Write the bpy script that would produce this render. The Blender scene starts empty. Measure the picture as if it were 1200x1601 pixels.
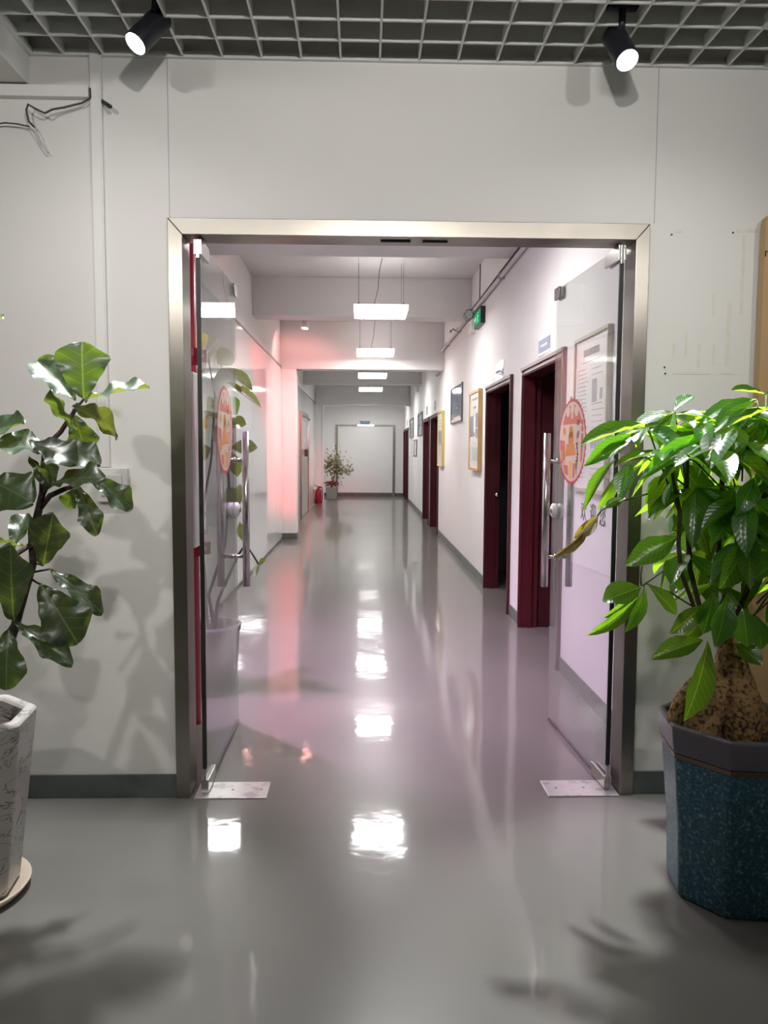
import bpy, bmesh, math, random
from mathutils import Vector, Matrix, Quaternion

scene = bpy.context.scene
COL = scene.collection
random.seed(7)
PI = math.pi

# ------------------------------------------------------------------ camera
CAM_POS = Vector((0.0, 0.0, 1.45))
F_PX, YAW, PITCH, ROLL = 1210.0, 0.0276, -0.0786, 0.005
_f = Vector((math.sin(YAW) * math.cos(PITCH), math.cos(YAW) * math.cos(PITCH), math.sin(PITCH)))
_r0 = Vector((math.cos(YAW), -math.sin(YAW), 0))
_u0 = _r0.cross(_f)
_r = _r0 * math.cos(ROLL) + _u0 * math.sin(ROLL)
_u = _u0 * math.cos(ROLL) - _r0 * math.sin(ROLL)
cam_data = bpy.data.cameras.new('camera')
cam_data.sensor_fit = 'HORIZONTAL'
cam_data.sensor_width = 36.0
cam_data.lens = 36.0 * F_PX / 1200.0
cam_data.clip_start = 0.02
cam = bpy.data.objects.new('camera', cam_data)
COL.objects.link(cam)
cam.matrix_world = Matrix(((_r.x, _u.x, -_f.x, CAM_POS.x), (_r.y, _u.y, -_f.y, CAM_POS.y),
                           (_r.z, _u.z, -_f.z, CAM_POS.z), (0, 0, 0, 1)))
scene.camera = cam


def at(x, y, Y):
    """point of the place seen at photo pixel (x, y) at corridor distance Y"""
    d = _f + _r * ((x - 600) / F_PX) + _u * ((800.5 - y) / F_PX)
    return CAM_POS + d * (Y / d.y)


# ------------------------------------------------------------------ world, exposure
world = bpy.data.worlds.new('world')
scene.world = world
world.use_nodes = True
world.node_tree.nodes['Background'].inputs[0].default_value = (0.5, 0.52, 0.55, 1)
world.node_tree.nodes['Background'].inputs[1].default_value = 0.02
scene.view_settings.view_transform = 'Standard'
scene.view_settings.look = 'None'
scene.view_settings.exposure = 0.38
scene.view_settings.gamma = 1.0
scene.view_settings.use_curve_mapping = False
scene.cycles.max_bounces = 6
scene.cycles.diffuse_bounces = 3
scene.cycles.glossy_bounces = 4
scene.cycles.transmission_bounces = 4
scene.cycles.transparent_max_bounces = 16
scene.cycles.caustics_reflective = False
scene.cycles.caustics_refractive = False

PANEL_L = 37.0       # radiance of the pendant panels in the corridor
SPOT_W = 50.0        # watts of one track spot in the front room

# ------------------------------------------------------------------ main dimensions (metres)
FY0, FY1 = 3.165, 3.30           # partition with the glass doors
XL, XR = -1.33, 1.31             # corridor walls
YE = 24.78                       # far wall
ZC = 3.53                        # corridor ceiling
ZG = 2.97                        # underside of the open grid ceiling
RX0, RX1, RY0, ZS = -2.5, 2.9, -2.6, 3.42   # front room

# ------------------------------------------------------------------ materials
MATS = {}


def nt_new(name):
    m = bpy.data.materials.new(name)
    m.use_nodes = True
    nt = m.node_tree
    for n in list(nt.nodes):
        nt.nodes.remove(n)
    out = nt.nodes.new('ShaderNodeOutputMaterial')
    return m, nt, out


def mat(name, col, rough=0.6, metal=0.0, spec=0.5, noise=None, bump=None, emit=None, coat=0.0, aniso=None):
    """principled material; noise = (scale, colour2, lo, hi), bump = (scale, strength, distance)"""
    m, nt, out = nt_new(name)
    p = nt.nodes.new('ShaderNodeBsdfPrincipled')
    nt.links.new(p.outputs[0], out.inputs[0])
    p.inputs['Base Color'].default_value = (*col, 1)
    p.inputs['Roughness'].default_value = rough
    p.inputs['Metallic'].default_value = metal
    p.inputs['Specular IOR Level'].default_value = spec
    p.inputs['Coat Weight'].default_value = coat
    if aniso is not None:
        p.inputs['Anisotropic'].default_value = aniso
    tc = nt.nodes.new('ShaderNodeTexCoord')
    if noise:
        n = nt.nodes.new('ShaderNodeTexNoise')
        n.inputs['Scale'].default_value = noise[0]
        n.inputs['Detail'].default_value = 5
        nt.links.new(tc.outputs['Object'], n.inputs['Vector'])
        r = nt.nodes.new('ShaderNodeValToRGB')
        r.color_ramp.elements[0].position = noise[2]
        r.color_ramp.elements[1].position = noise[3]
        r.color_ramp.elements[0].color = (*col, 1)
        r.color_ramp.elements[1].color = (*noise[1], 1)
        nt.links.new(n.outputs[0], r.inputs[0])
        nt.links.new(r.outputs[0], p.inputs['Base Color'])
    if bump:
        n = nt.nodes.new('ShaderNodeTexNoise')
        n.inputs['Scale'].default_value = bump[0]
        n.inputs['Detail'].default_value = 3
        nt.links.new(tc.outputs['Object'], n.inputs['Vector'])
        b = nt.nodes.new('ShaderNodeBump')
        b.inputs['Strength'].default_value = bump[1]
        b.inputs['Distance'].default_value = bump[2]
        nt.links.new(n.outputs[0], b.inputs['Height'])
        nt.links.new(b.outputs[0], p.inputs['Normal'])
    if emit:
        p.inputs['Emission Color'].default_value = (*emit[0], 1)
        p.inputs['Emission Strength'].default_value = emit[1]
    MATS[name] = m
    return m


def glass_mat(name, tint, ior=1.5, haze=0.0):
    m, nt, out = nt_new(name)
    lw = nt.nodes.new('ShaderNodeLayerWeight')
    lw.inputs[0].default_value = 0.5
    pw = nt.nodes.new('ShaderNodeMath')
    pw.operation = 'POWER'
    pw.inputs[1].default_value = 5.0
    nt.links.new(lw.outputs['Facing'], pw.inputs[0])
    fr = nt.nodes.new('ShaderNodeMath')
    fr.operation = 'MULTIPLY_ADD'
    f0 = ((ior - 1) / (ior + 1)) ** 2
    fr.inputs[1].default_value = 1.0 - f0
    fr.inputs[2].default_value = f0
    nt.links.new(pw.outputs[0], fr.inputs[0])
    tr = nt.nodes.new('ShaderNodeBsdfTransparent')
    tr.inputs[0].default_value = (*tint, 1)
    gl = nt.nodes.new('ShaderNodeBsdfGlossy')
    gl.inputs['Roughness'].default_value = 0.0
    mx = nt.nodes.new('ShaderNodeMixShader')
    nt.links.new(fr.outputs[0], mx.inputs[0])
    nt.links.new(tr.outputs[0], mx.inputs[1])
    nt.links.new(gl.outputs[0], mx.inputs[2])
    last = mx
    if haze > 0:
        df = nt.nodes.new('ShaderNodeBsdfDiffuse')
        df.inputs[0].default_value = (0.85, 0.87, 0.86, 1)
        m2 = nt.nodes.new('ShaderNodeMixShader')
        m2.inputs[0].default_value = haze
        nt.links.new(mx.outputs[0], m2.inputs[1])
        nt.links.new(df.outputs[0], m2.inputs[2])
        last = m2
    nt.links.new(last.outputs[0], out.inputs[0])
    MATS[name] = m
    return m


def emit_mat(name, col, strength):
    m, nt, out = nt_new(name)
    e = nt.nodes.new('ShaderNodeEmission')
    e.inputs[0].default_value = (*col, 1)
    e.inputs[1].default_value = strength
    nt.links.new(e.outputs[0], out.inputs[0])
    MATS[name] = m
    return m


def leaf_mat(name, top, under, vein, rough=0.35, transl=0.35, freq=7.0):
    """leaf with midrib and side veins read from the leaf's own UV; light shines through"""
    m, nt, out = nt_new(name)
    L = nt.links.new
    uv = nt.nodes.new('ShaderNodeUVMap')
    sep = nt.nodes.new('ShaderNodeSeparateXYZ')
    L(uv.outputs[0], sep.inputs[0])

    def mth(op, a, b=None, c=None):
        n = nt.nodes.new('ShaderNodeMath')
        n.operation = op
        for i, v in enumerate((a, b, c)):
            if v is None:
                continue
            if isinstance(v, (int, float)):
                n.inputs[i].default_value = v
            else:
                L(v, n.inputs[i])
        return n.outputs[0]
    av = mth('ABSOLUTE', mth('SUBTRACT', sep.outputs[1], 0.5))
    rib = mth('LESS_THAN', av, 0.014)
    s = mth('FRACT', mth('MULTIPLY', mth('SUBTRACT', sep.outputs[0], mth('MULTIPLY', av, 0.55)), freq))
    side = mth('LESS_THAN', mth('ABSOLUTE', mth('SUBTRACT', s, 0.5)), 0.045)
    veins = mth('MINIMUM', mth('ADD', rib, mth('MULTIPLY', side, 0.5)), 1.0)
    geo = nt.nodes.new('ShaderNodeNewGeometry')
    c1 = nt.nodes.new('ShaderNodeMixRGB')
    c1.inputs[1].default_value = (*top, 1)
    c1.inputs[2].default_value = (*under, 1)
    L(geo.outputs['Backfacing'], c1.inputs[0])
    oi = nt.nodes.new('ShaderNodeObjectInfo')
    hsv = nt.nodes.new('ShaderNodeHueSaturation')
    L(mth('ADD', mth('MULTIPLY', oi.outputs['Random'], 0.5), 0.75), hsv.inputs['Value'])
    L(mth('ADD', mth('MULTIPLY', oi.outputs['Random'], 0.03), 0.485), hsv.inputs['Hue'])
    L(c1.outputs[0], hsv.inputs['Color'])
    c2 = nt.nodes.new('ShaderNodeMixRGB')
    L(mth('MULTIPLY', veins, 0.4), c2.inputs[0])
    L(hsv.outputs[0], c2.inputs[1])
    c2.inputs[2].default_value = (*vein, 1)
    p = nt.nodes.new('ShaderNodeBsdfPrincipled')
    L(c2.outputs[0], p.inputs['Base Color'])
    p.inputs['Roughness'].default_value = rough
    p.inputs['Specular IOR Level'].default_value = 0.85
    b = nt.nodes.new('ShaderNodeBump')
    b.inputs['Strength'].default_value = 0.15
    b.inputs['Distance'].default_value = 0.004
    L(mth('ABSOLUTE', mth('SUBTRACT', s, 0.5)), b.inputs['Height'])
    L(b.outputs[0], p.inputs['Normal'])
    t = nt.nodes.new('ShaderNodeBsdfTranslucent')
    t2 = nt.nodes.new('ShaderNodeMixRGB')
    t2.blend_type = 'MULTIPLY'
    t2.inputs[0].default_value = 1.0
    L(c2.outputs[0], t2.inputs[1])
    t2.inputs[2].default_value = (9.5, 7.4, 1.2, 1)
    L(t2.outputs[0], t.inputs[0])
    mx = nt.nodes.new('ShaderNodeMixShader')
    mx.inputs[0].default_value = transl
    L(p.outputs[0], mx.inputs[1])
    L(t.outputs[0], mx.inputs[2])
    L(mx.outputs[0], out.inputs[0])
    MATS[name] = m
    return m


# -------- plain surfaces
mat('wall_paint', (0.76, 0.745, 0.715), 0.75, noise=(1.3, (0.70, 0.685, 0.655), 0.45, 0.8), bump=(60, 0.025, 0.01))
mat('corridor_paint', (0.80, 0.785, 0.775), 0.7, noise=(0.9, (0.76, 0.745, 0.735), 0.45, 0.8), bump=(60, 0.05, 0.01))
mat('ceiling_paint', (0.72, 0.70, 0.69), 0.85, noise=(1.0, (0.66, 0.65, 0.64), 0.4, 0.8))
mat('slab_paint', (0.36, 0.33, 0.29), 0.9, noise=(1.5, (0.27, 0.25, 0.22), 0.4, 0.7))
mat('base_paint', (0.10, 0.118, 0.11), 0.35, noise=(9, (0.075, 0.09, 0.085), 0.4, 0.7))
mat('trunking_white', (0.78, 0.77, 0.745), 0.45)
mat('grid_white', (0.74, 0.75, 0.72), 0.4)
mat('gloss_panel', (0.77, 0.775, 0.77), 0.06, spec=0.7, bump=(0.8, 0.03, 0.02))
mat('end_door_white', (0.77, 0.76, 0.75), 0.45)
mat('beige_frame', (0.52, 0.44, 0.34), 0.5)
mat('panel_trim', (0.33, 0.32, 0.31), 0.4, metal=0.5)
mat('steel', (0.34, 0.315, 0.275), 0.33, metal=1.0, noise=(3, (0.28, 0.26, 0.23), 0.4, 0.7), aniso=0.6)
mat('steel_polished', (0.50, 0.49, 0.47), 0.2, metal=1.0)
mat('plate_steel', (0.72, 0.71, 0.69), 0.28, metal=0.75, noise=(14, (0.50, 0.48, 0.47), 0.52, 0.62), bump=(30, 0.15, 0.01))
mat('black_rubber', (0.012, 0.014, 0.014), 0.5)
mat('black_metal', (0.018, 0.018, 0.026), 0.38)
mat('dark_gap', (0.02, 0.02, 0.02), 0.9)
mat('burgundy', (0.078, 0.009, 0.015), 0.33, noise=(2.5, (0.055, 0.006, 0.011), 0.4, 0.7))
mat('burgundy_leaf', (0.052, 0.007, 0.012), 0.35, noise=(2.5, (0.038, 0.005, 0.009), 0.4, 0.7))
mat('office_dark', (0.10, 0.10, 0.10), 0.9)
mat('red_paint', (0.40, 0.022, 0.045), 0.3)
mat('red_gloss', (0.28, 0.006, 0.02), 0.25)
mat('wood_frame', (0.60, 0.37, 0.15), 0.5, noise=(6, (0.52, 0.31, 0.12), 0.4, 0.7))
mat('yellow_frame', (0.60, 0.47, 0.16), 0.5)
mat('alu_frame', (0.16, 0.16, 0.17), 0.35, metal=0.6)
mat('paper', (0.78, 0.765, 0.74), 0.25)
mat('paper_ink', (0.14, 0.13, 0.15), 0.4)
mat('paper_grey', (0.27, 0.26, 0.28), 0.35)
mat('photo_grey', (0.26, 0.27, 0.33), 0.25)
mat('photo_green', (0.42, 0.52, 0.46), 0.3)
mat('photo_white', (0.8, 0.8, 0.8), 0.3)
mat('print_blue', (0.14, 0.18, 0.28), 0.08, noise=(5, (0.22, 0.27, 0.37), 0.45, 0.7))
mat('print_teal', (0.25, 0.38, 0.38), 0.15, noise=(6, (0.32, 0.44, 0.43), 0.4, 0.7))
mat('print_orange', (0.62, 0.36, 0.16), 0.2)
mat('sign_blue', (0.055, 0.10, 0.26), 0.35)
mat('sign_white', (0.78, 0.78, 0.78), 0.25)
mat('plastic_white', (0.80, 0.79, 0.77), 0.35)
mat('plastic_grey', (0.36, 0.36, 0.36), 0.45)
mat('ink_black', (0.07, 0.07, 0.08), 0.5)
mat('cable_dark', (0.07, 0.05, 0.05), 0.6)
mat('cable_white', (0.55, 0.53, 0.51), 0.6)
mat('pipe_white', (0.66, 0.64, 0.64), 0.4)
mat('sticker_red', (0.60, 0.05, 0.07), 0.45)
mat('sticker_cream', (0.72, 0.58, 0.47), 0.45)
mat('sticker_pink', (0.66, 0.16, 0.12), 0.45)
mat('sticker_orange', (0.70, 0.28, 0.06), 0.45)
mat('sticker_gold', (0.78, 0.50, 0.10), 0.45)
mat('sticker_dark', (0.25, 0.05, 0.06), 0.5)
mat('soil', (0.045, 0.03, 0.022), 0.95, noise=(40, (0.10, 0.07, 0.05), 0.5, 0.65), bump=(60, 0.8, 0.02))
mat('bark_dark', (0.030, 0.018, 0.018), 0.8, noise=(30, (0.06, 0.035, 0.03), 0.4, 0.7), bump=(60, 0.6, 0.01))
mat('bark_tan', (0.30, 0.175, 0.07), 0.75, noise=(75, (0.07, 0.035, 0.02), 0.50, 0.60), bump=(38, 1.0, 0.02))
mat('stem_green', (0.06, 0.075, 0.02), 0.6)
mat('stem_brown', (0.05, 0.032, 0.02), 0.7)
mat('pot_grey', (0.16, 0.16, 0.17), 0.35)
mat('pot_teal', (0.23, 0.30, 0.28), 0.5)
mat('ceramic_rim', (0.10, 0.088, 0.108), 0.3, spec=0.25, noise=(8, (0.085, 0.08, 0.10), 0.4, 0.7))
mat('ceramic_band', (0.10, 0.055, 0.03), 0.25)
mat('saucer_cream', (0.62, 0.52, 0.41), 0.4)
mat('wood_panel', (0.50, 0.33, 0.165), 0.5, noise=(2.0, (0.45, 0.29, 0.14), 0.35, 0.7))
mat('tape_residue', (0.69, 0.66, 0.575), 0.7, noise=(30, (0.73, 0.71, 0.66), 0.4, 0.65))
mat('red_leaf', (0.16, 0.03, 0.03), 0.5)
mat('lamp_body', (0.82, 0.82, 0.80), 0.4, emit=((1.0, 0.99, 0.97), 2.0))
emit_mat('panel_glow', (1.0, 0.985, 0.97), PANEL_L)
emit_mat('lens_glow', (0.93, 0.97, 1.0), 26.0)
emit_mat('lens_pink', (1.0, 0.42, 0.36), 40.0)
emit_mat('lens_magenta', (1.0, 0.55, 0.95), 10.0)
emit_mat('exit_green', (0.02, 0.5, 0.18), 0.55)
emit_mat('exit_white', (0.5, 1.0, 0.7), 0.8)
emit_mat('tube_glow', (1.0, 1.0, 0.97), 4.0)
glass_mat('door_glass', (0.90, 0.925, 0.91), 1.5, haze=0.035)
mat('glass_edge', (0.012, 0.022, 0.022), 0.25)
mat('acrylic', (0.75, 0.77, 0.8), 0.1)
leaf_mat('fig_leaf', (0.027, 0.050, 0.024), (0.050, 0.078, 0.042), (0.13, 0.19, 0.09), rough=0.33, transl=0.15, freq=6.0)
leaf_mat('money_leaf', (0.022, 0.066, 0.012), (0.040, 0.090, 0.022), (0.13, 0.25, 0.06), rough=0.28, transl=0.45, freq=11.0)
leaf_mat('rubber_leaf', (0.05, 0.09, 0.035), (0.07, 0.10, 0.05), (0.15, 0.2, 0.1), rough=0.35, transl=0.25, freq=9.0)
leaf_mat('brown_leaf', (0.10, 0.09, 0.05), (0.14, 0.11, 0.06), (0.3, 0.22, 0.1), rough=0.5, transl=0.15, freq=9.0)
mat('pale_leaf', (0.42, 0.44, 0.22), 0.5, noise=(20, (0.08, 0.11, 0.05), 0.42, 0.6))


def floor_material():
    m, nt, out = nt_new('epoxy_floor')
    L = nt.links.new
    p = nt.nodes.new('ShaderNodeBsdfPrincipled')
    tc = nt.nodes.new('ShaderNodeTexCoord')
    n = nt.nodes.new('ShaderNodeTexNoise')
    n.inputs['Scale'].default_value = 1.1
    n.inputs['Detail'].default_value = 6
    L(tc.outputs['Object'], n.inputs['Vector'])
    r = nt.nodes.new('ShaderNodeValToRGB')
    r.color_ramp.elements[0].position = 0.35
    r.color_ramp.elements[1].position = 0.75
    r.color_ramp.elements[0].color = (0.152, 0.147, 0.132, 1)
    r.color_ramp.elements[1].color = (0.172, 0.166, 0.150, 1)
    L(n.outputs[0], r.inputs[0])
    L(r.outputs[0], p.inputs['Base Color'])
    n3 = nt.nodes.new('ShaderNodeTexNoise')
    n3.inputs['Scale'].default_value = 5.0
    n3.inputs['Detail'].default_value = 4
    L(tc.outputs['Object'], n3.inputs['Vector'])
    rr = nt.nodes.new('ShaderNodeMapRange')
    rr.inputs[1].default_value = 0.35
    rr.inputs[2].default_value = 0.7
    rr.inputs[3].default_value = 0.045
    rr.inputs[4].default_value = 0.08
    L(n3.outputs[0], rr.inputs[0])
    L(rr.outputs[0], p.inputs['Roughness'])
    p.inputs['Specular IOR Level'].default_value = 0.6
    n2 = nt.nodes.new('ShaderNodeTexNoise')
    n2.inputs['Scale'].default_value = 4.5
    n2.inputs['Detail'].default_value = 3
    L(tc.outputs['Object'], n2.inputs['Vector'])
    b = nt.nodes.new('ShaderNodeBump')
    b.inputs['Strength'].default_value = 0.075
    b.inputs['Distance'].default_value = 0.02
    L(n2.outputs[0], b.inputs['Height'])
    L(b.outputs[0], p.inputs['Normal'])
    # worn epoxy: a sharp coat reflection with a softer haze lobe
    p2 = nt.nodes.new('ShaderNodeBsdfPrincipled')
    L(r.outputs[0], p2.inputs['Base Color'])
    p2.inputs['Roughness'].default_value = 0.29
    p2.inputs['Specular IOR Level'].default_value = 0.85
    L(b.outputs[0], p2.inputs['Normal'])
    mx = nt.nodes.new('ShaderNodeMixShader')
    mx.inputs[0].default_value = 0.33
    L(p.outputs[0], mx.inputs[1])
    L(p2.outputs[0], mx.inputs[2])
    L(mx.outputs[0], out.inputs[0])
    MATS['epoxy_floor'] = m


def marble_material():
    m, nt, out = nt_new('marble_pot')
    L = nt.links.new
    p = nt.nodes.new('ShaderNodeBsdfPrincipled')
    tc = nt.nodes.new('ShaderNodeTexCoord')
    mp = nt.nodes.new('ShaderNodeMapping')
    mp.inputs['Scale'].default_value = (5.0, 5.0, 11.0)
    mp.inputs['Rotation'].default_value = (0.4, 0.3, 0.2)
    L(tc.outputs['Object'], mp.inputs[0])
    n = nt.nodes.new('ShaderNodeTexNoise')
    n.inputs['Scale'].default_value = 1.0
    n.inputs['Detail'].default_value = 4
    n.inputs['Distortion'].default_value = 1.6
    L(mp.outputs[0], n.inputs['Vector'])
    r = nt.nodes.new('ShaderNodeValToRGB')
    cr = r.color_ramp
    cr.elements[0].position = 0.0
    cr.elements[0].color = (0.52, 0.495, 0.465, 1)
    e = cr.elements.new(0.478); e.color = (0.48, 0.455, 0.43, 1)
    e = cr.elements.new(0.500); e.color = (0.13, 0.12, 0.12, 1)
    e = cr.elements.new(0.516); e.color = (0.48, 0.455, 0.425, 1)
    cr.elements[-1].position = 1.0
    cr.elements[-1].color = (0.54, 0.51, 0.48, 1)
    L(n.outputs[0], r.inputs[0])
    L(r.outputs[0], p.inputs['Base Color'])
    p.inputs['Roughness'].default_value = 0.3
    L(p.outputs[0], out.inputs[0])
    MATS['marble_pot'] = m


def blue_glaze_material():
    m, nt, out = nt_new('blue_glaze')
    L = nt.links.new
    p = nt.nodes.new('ShaderNodeBsdfPrincipled')
    tc = nt.nodes.new('ShaderNodeTexCoord')
    n = nt.nodes.new('ShaderNodeTexNoise')
    n.inputs['Scale'].default_value = 95
    n.inputs['Detail'].default_value = 3
    L(tc.outputs['Object'], n.inputs['Vector'])
    r = nt.nodes.new('ShaderNodeValToRGB')
    cr = r.color_ramp
    cr.elements[0].position = 0.35
    cr.elements[0].color = (0.022, 0.060, 0.085, 1)
    cr.elements[1].position = 0.72
    cr.elements[1].color = (0.16, 0.25, 0.29, 1)
    e = cr.elements.new(0.58); e.color = (0.042, 0.110, 0.148, 1)
    L(n.outputs[0], r.inputs[0])
    L(r.outputs[0], p.inputs['Base Color'])
    p.inputs['Roughness'].default_value = 0.36
    p.inputs['Specular IOR Level'].default_value = 0.2
    b = nt.nodes.new('ShaderNodeBump')
    b.inputs['Strength'].default_value = 0.25
    b.inputs['Distance'].default_value = 0.004
    L(n.outputs[0], b.inputs['Height'])
    L(b.outputs[0], p.inputs['Normal'])
    L(p.outputs[0], out.inputs[0])
    MATS['blue_glaze'] = m


floor_material()
marble_material()
blue_glaze_material()


# ------------------------------------------------------------------ mesh helpers
def V(*a):
    return Vector(a)


def box(bm, x0, x1, y0, y1, z0, z1):
    vs = [bm.verts.new(p) for p in ((x0, y0, z0), (x1, y0, z0), (x1, y1, z0), (x0, y1, z0),
                                    (x0, y0, z1), (x1, y0, z1), (x1, y1, z1), (x0, y1, z1))]
    for f in ((3, 2, 1, 0), (4, 5, 6, 7), (0, 1, 5, 4), (1, 2, 6, 5), (2, 3, 7, 6), (3, 0, 4, 7)):
        bm.faces.new([vs[i] for i in f])


def frame_of(d):
    d = d.normalized()
    a = Vector((0, 0, 1)) if abs(d.z) < 0.9 else Vector((1, 0, 0))
    s = d.cross(a).normalized()
    return d, s, s.cross(d).normalized()


def tube(bm, pts, radii, n=10, caps=True):
    pts = [Vector(p) for p in pts]
    if not isinstance(radii, (list, tuple)):
        radii = [radii] * len(pts)
    rings = []
    s_prev = None
    for i, p in enumerate(pts):
        if i == 0:
            d = pts[1] - p
        elif i == len(pts) - 1:
            d = p - pts[i - 1]
        else:
            d = (pts[i + 1] - p).normalized() + (p - pts[i - 1]).normalized()
        d, s, t = frame_of(d)
        if s_prev is not None:
            s = (s_prev - d * s_prev.dot(d)).normalized()
            t = d.cross(s)
        s_prev = s
        t = d.cross(s)
        rings.append([bm.verts.new(p + (s * math.cos(2 * PI * k / n) + t * math.sin(2 * PI * k / n)) * radii[i]) for k in range(n)])
    for a, b in zip(rings, rings[1:]):
        for k in range(n):
            bm.faces.new((a[k], a[(k + 1) % n], b[(k + 1) % n], b[k]))
    if caps:
        bm.faces.new(rings[0][::-1])
        bm.faces.new(rings[-1])


def lathe(bm, prof, n=24, c=(0, 0), rot=0.0, cap0=False, cap1=False):
    rings = []
    for r, z in prof:
        rings.append([bm.verts.new((c[0] + r * math.cos(2 * PI * k / n + rot), c[1] + r * math.sin(2 * PI * k / n + rot), z)) for k in range(n)])
    for a, b in zip(rings, rings[1:]):
        for k in range(n):
            bm.faces.new((a[k], a[(k + 1) % n], b[(k + 1) % n], b[k]))
    if cap0:
        bm.faces.new(rings[0][::-1])
    if cap1:
        bm.faces.new(rings[-1])


def mesh_of(name, bm, m, smooth=False):
    bmesh.ops.recalc_face_normals(bm, faces=bm.faces[:])
    me = bpy.data.meshes.new(name)
    bm.to_mesh(me)
    bm.free()
    if m:
        me.materials.append(MATS[m])
    if smooth:
        for p in me.polygons:
            p.use_smooth = True
    return me


def link(name, data, parent=None):
    o = bpy.data.objects.new(name, data)
    COL.objects.link(o)
    if parent is not None:
        o.parent = parent
    return o


def obj(name, bm, m, parent=None, smooth=False, bevel=0.0):
    o = link(name, mesh_of(name, bm, m, smooth), parent)
    if parent is not None:
        o.matrix_parent_inverse = Matrix.Translation(-parent.location) if parent.rotation_euler.z == 0 else Matrix()
    if bevel:
        md = o.modifiers.new('bevel', 'BEVEL')
        md.width = bevel
        md.segments = 2
        md.limit_method = 'ANGLE'
        md.angle_limit = 0.6
    return o


def pieces(name, bm, m, parent=None, smooth=False, bevel=0.0):
    """one object for each loose piece of the bmesh"""
    bm.verts.ensure_lookup_table()
    out = []
    comp = {}
    for v in bm.verts:
        if v in comp:
            continue
        k = len(out)
        out.append([])
        st = [v]
        comp[v] = k
        while st:
            a = st.pop()
            out[k].append(a)
            for e in a.link_edges:
                b = e.other_vert(a)
                if b not in comp:
                    comp[b] = k
                    st.append(b)
    res = []
    for grp in out:
        nb = bmesh.new()
        mp = {v: nb.verts.new(v.co) for v in grp}
        for f in {f for v in grp for f in v.link_faces}:
            nb.faces.new([mp[v] for v in f.verts])
        res.append(obj(name, nb, m, parent, smooth, bevel))
    bm.free()
    return res


def boxobj(name, b, m, parent=None, bevel=0.0):
    bm = bmesh.new()
    box(bm, *b)
    return obj(name, bm, m, parent, False, bevel)


def tubeobj(name, pts, r, m, parent=None, n=10, smooth=True):
    bm = bmesh.new()
    tube(bm, pts, r, n)
    return obj(name, bm, m, parent, smooth)


def tag(o, label, cat, group=None, kind=None):
    o['label'] = label
    o['category'] = cat
    if group:
        o['group'] = group
    if kind:
        o['kind'] = kind
    return o


def thing(name, loc, label, cat, group=None, kind=None):
    o = link(name, None)
    o.location = loc
    o.empty_display_size = 0.1
    return tag(o, label, cat, group, kind)


def struct(o, label, cat):
    return tag(o, label, cat, None, 'structure')


def spot_light(name, loc, target, watts, color, size_deg, blend=0.6, radius=0.04, parent=None):
    l = bpy.data.lights.new(name, 'SPOT')
    l.energy = watts
    l.color = color
    l.spot_size = math.radians(size_deg)
    l.spot_blend = blend
    l.shadow_soft_size = radius
    o = link(name, l)
    d = Vector(target) - Vector(loc)
    M = Matrix.Translation(Vector(loc)) @ d.to_track_quat('-Z', 'Y').to_matrix().to_4x4()
    if parent is not None:
        o.parent = parent
        o.matrix_parent_inverse = Matrix.Translation(-parent.location)
    o.matrix_basis = M
    return o


# ================================================================== THE SETTING
# ---- floor
bm = bmesh.new()
box(bm, RX0 - 0.2, RX1 + 0.2, RY0 - 0.2, FY1, -0.1, 0)
box(bm, XL - 0.25, 3.9, FY1, YE + 0.2, -0.1, 0)
struct(obj('floor', bm, 'epoxy_floor'), 'glossy grey epoxy floor running down the corridor', 'floor')

# ---- partition with the doorway
OX0, OX1, OZ = -0.772, 1.147, 2.362
bm = bmesh.new()
box(bm, RX0 - 0.2, OX0, FY0, FY1 - 0.02, 0, ZC)
box(bm, OX1, RX1 + 0.2, FY0, FY1, 0, ZC)
box(bm, OX0, OX1, FY0, FY1, OZ, ZC)
wall_front = struct(obj('wall_front', bm, 'wall_paint'), 'off-white partition wall around the glass entrance', 'wall')
# fine joints of the wall boards
for x in (-0.766, 1.168):
    boxobj('board_joint', (x - 0.0012, x + 0.0012, FY0 - 0.0015, FY0 + 0.01, OZ + 0.005, ZG), 'plastic_grey', wall_front)

# ---- shell of the front room (behind and beside the camera)
struct(boxobj('wall_left_room', (RX0 - 0.2, RX0, RY0, FY0, 0, ZC), 'wall_paint'), 'left side wall of the front room', 'wall')
struct(boxobj('wall_right_room', (RX1, RX1 + 0.2, RY0, FY0, 0, ZC), 'wall_paint'), 'right side wall of the front room', 'wall')
struct(boxobj('wall_back', (RX0 - 0.2, RX1 + 0.2, RY0 - 0.2, RY0, 0, ZC), 'wall_paint'), 'back wall of the front room', 'wall')
struct(boxobj('ceiling', (RX0 - 0.2, RX1 + 0.2, RY0 - 0.2, FY0, ZS, ZS + 0.15), 'slab_paint'), 'dark concrete slab above the open grid ceiling', 'ceiling')

# ---- corridor shell
bm = bmesh.new()
box(bm, XL - 0.25, 3.9, FY1, YE + 0.2, ZC, ZC + 0.15)
struct(obj('ceiling_corridor', bm, 'ceiling_paint'), 'plain white corridor ceiling between the beams', 'ceiling')
wall_left = struct(boxobj('wall_left', (XL - 0.25, XL, FY1, YE, 0, ZC), 'corridor_paint'), 'left corridor wall faced with glossy white panels', 'wall')
wall_far = struct(boxobj('wall_far', (XL - 0.25, XR + 0.25, YE, YE + 0.2, 0, ZC), 'corridor_paint'), 'white end wall of the corridor', 'wall')

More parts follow.
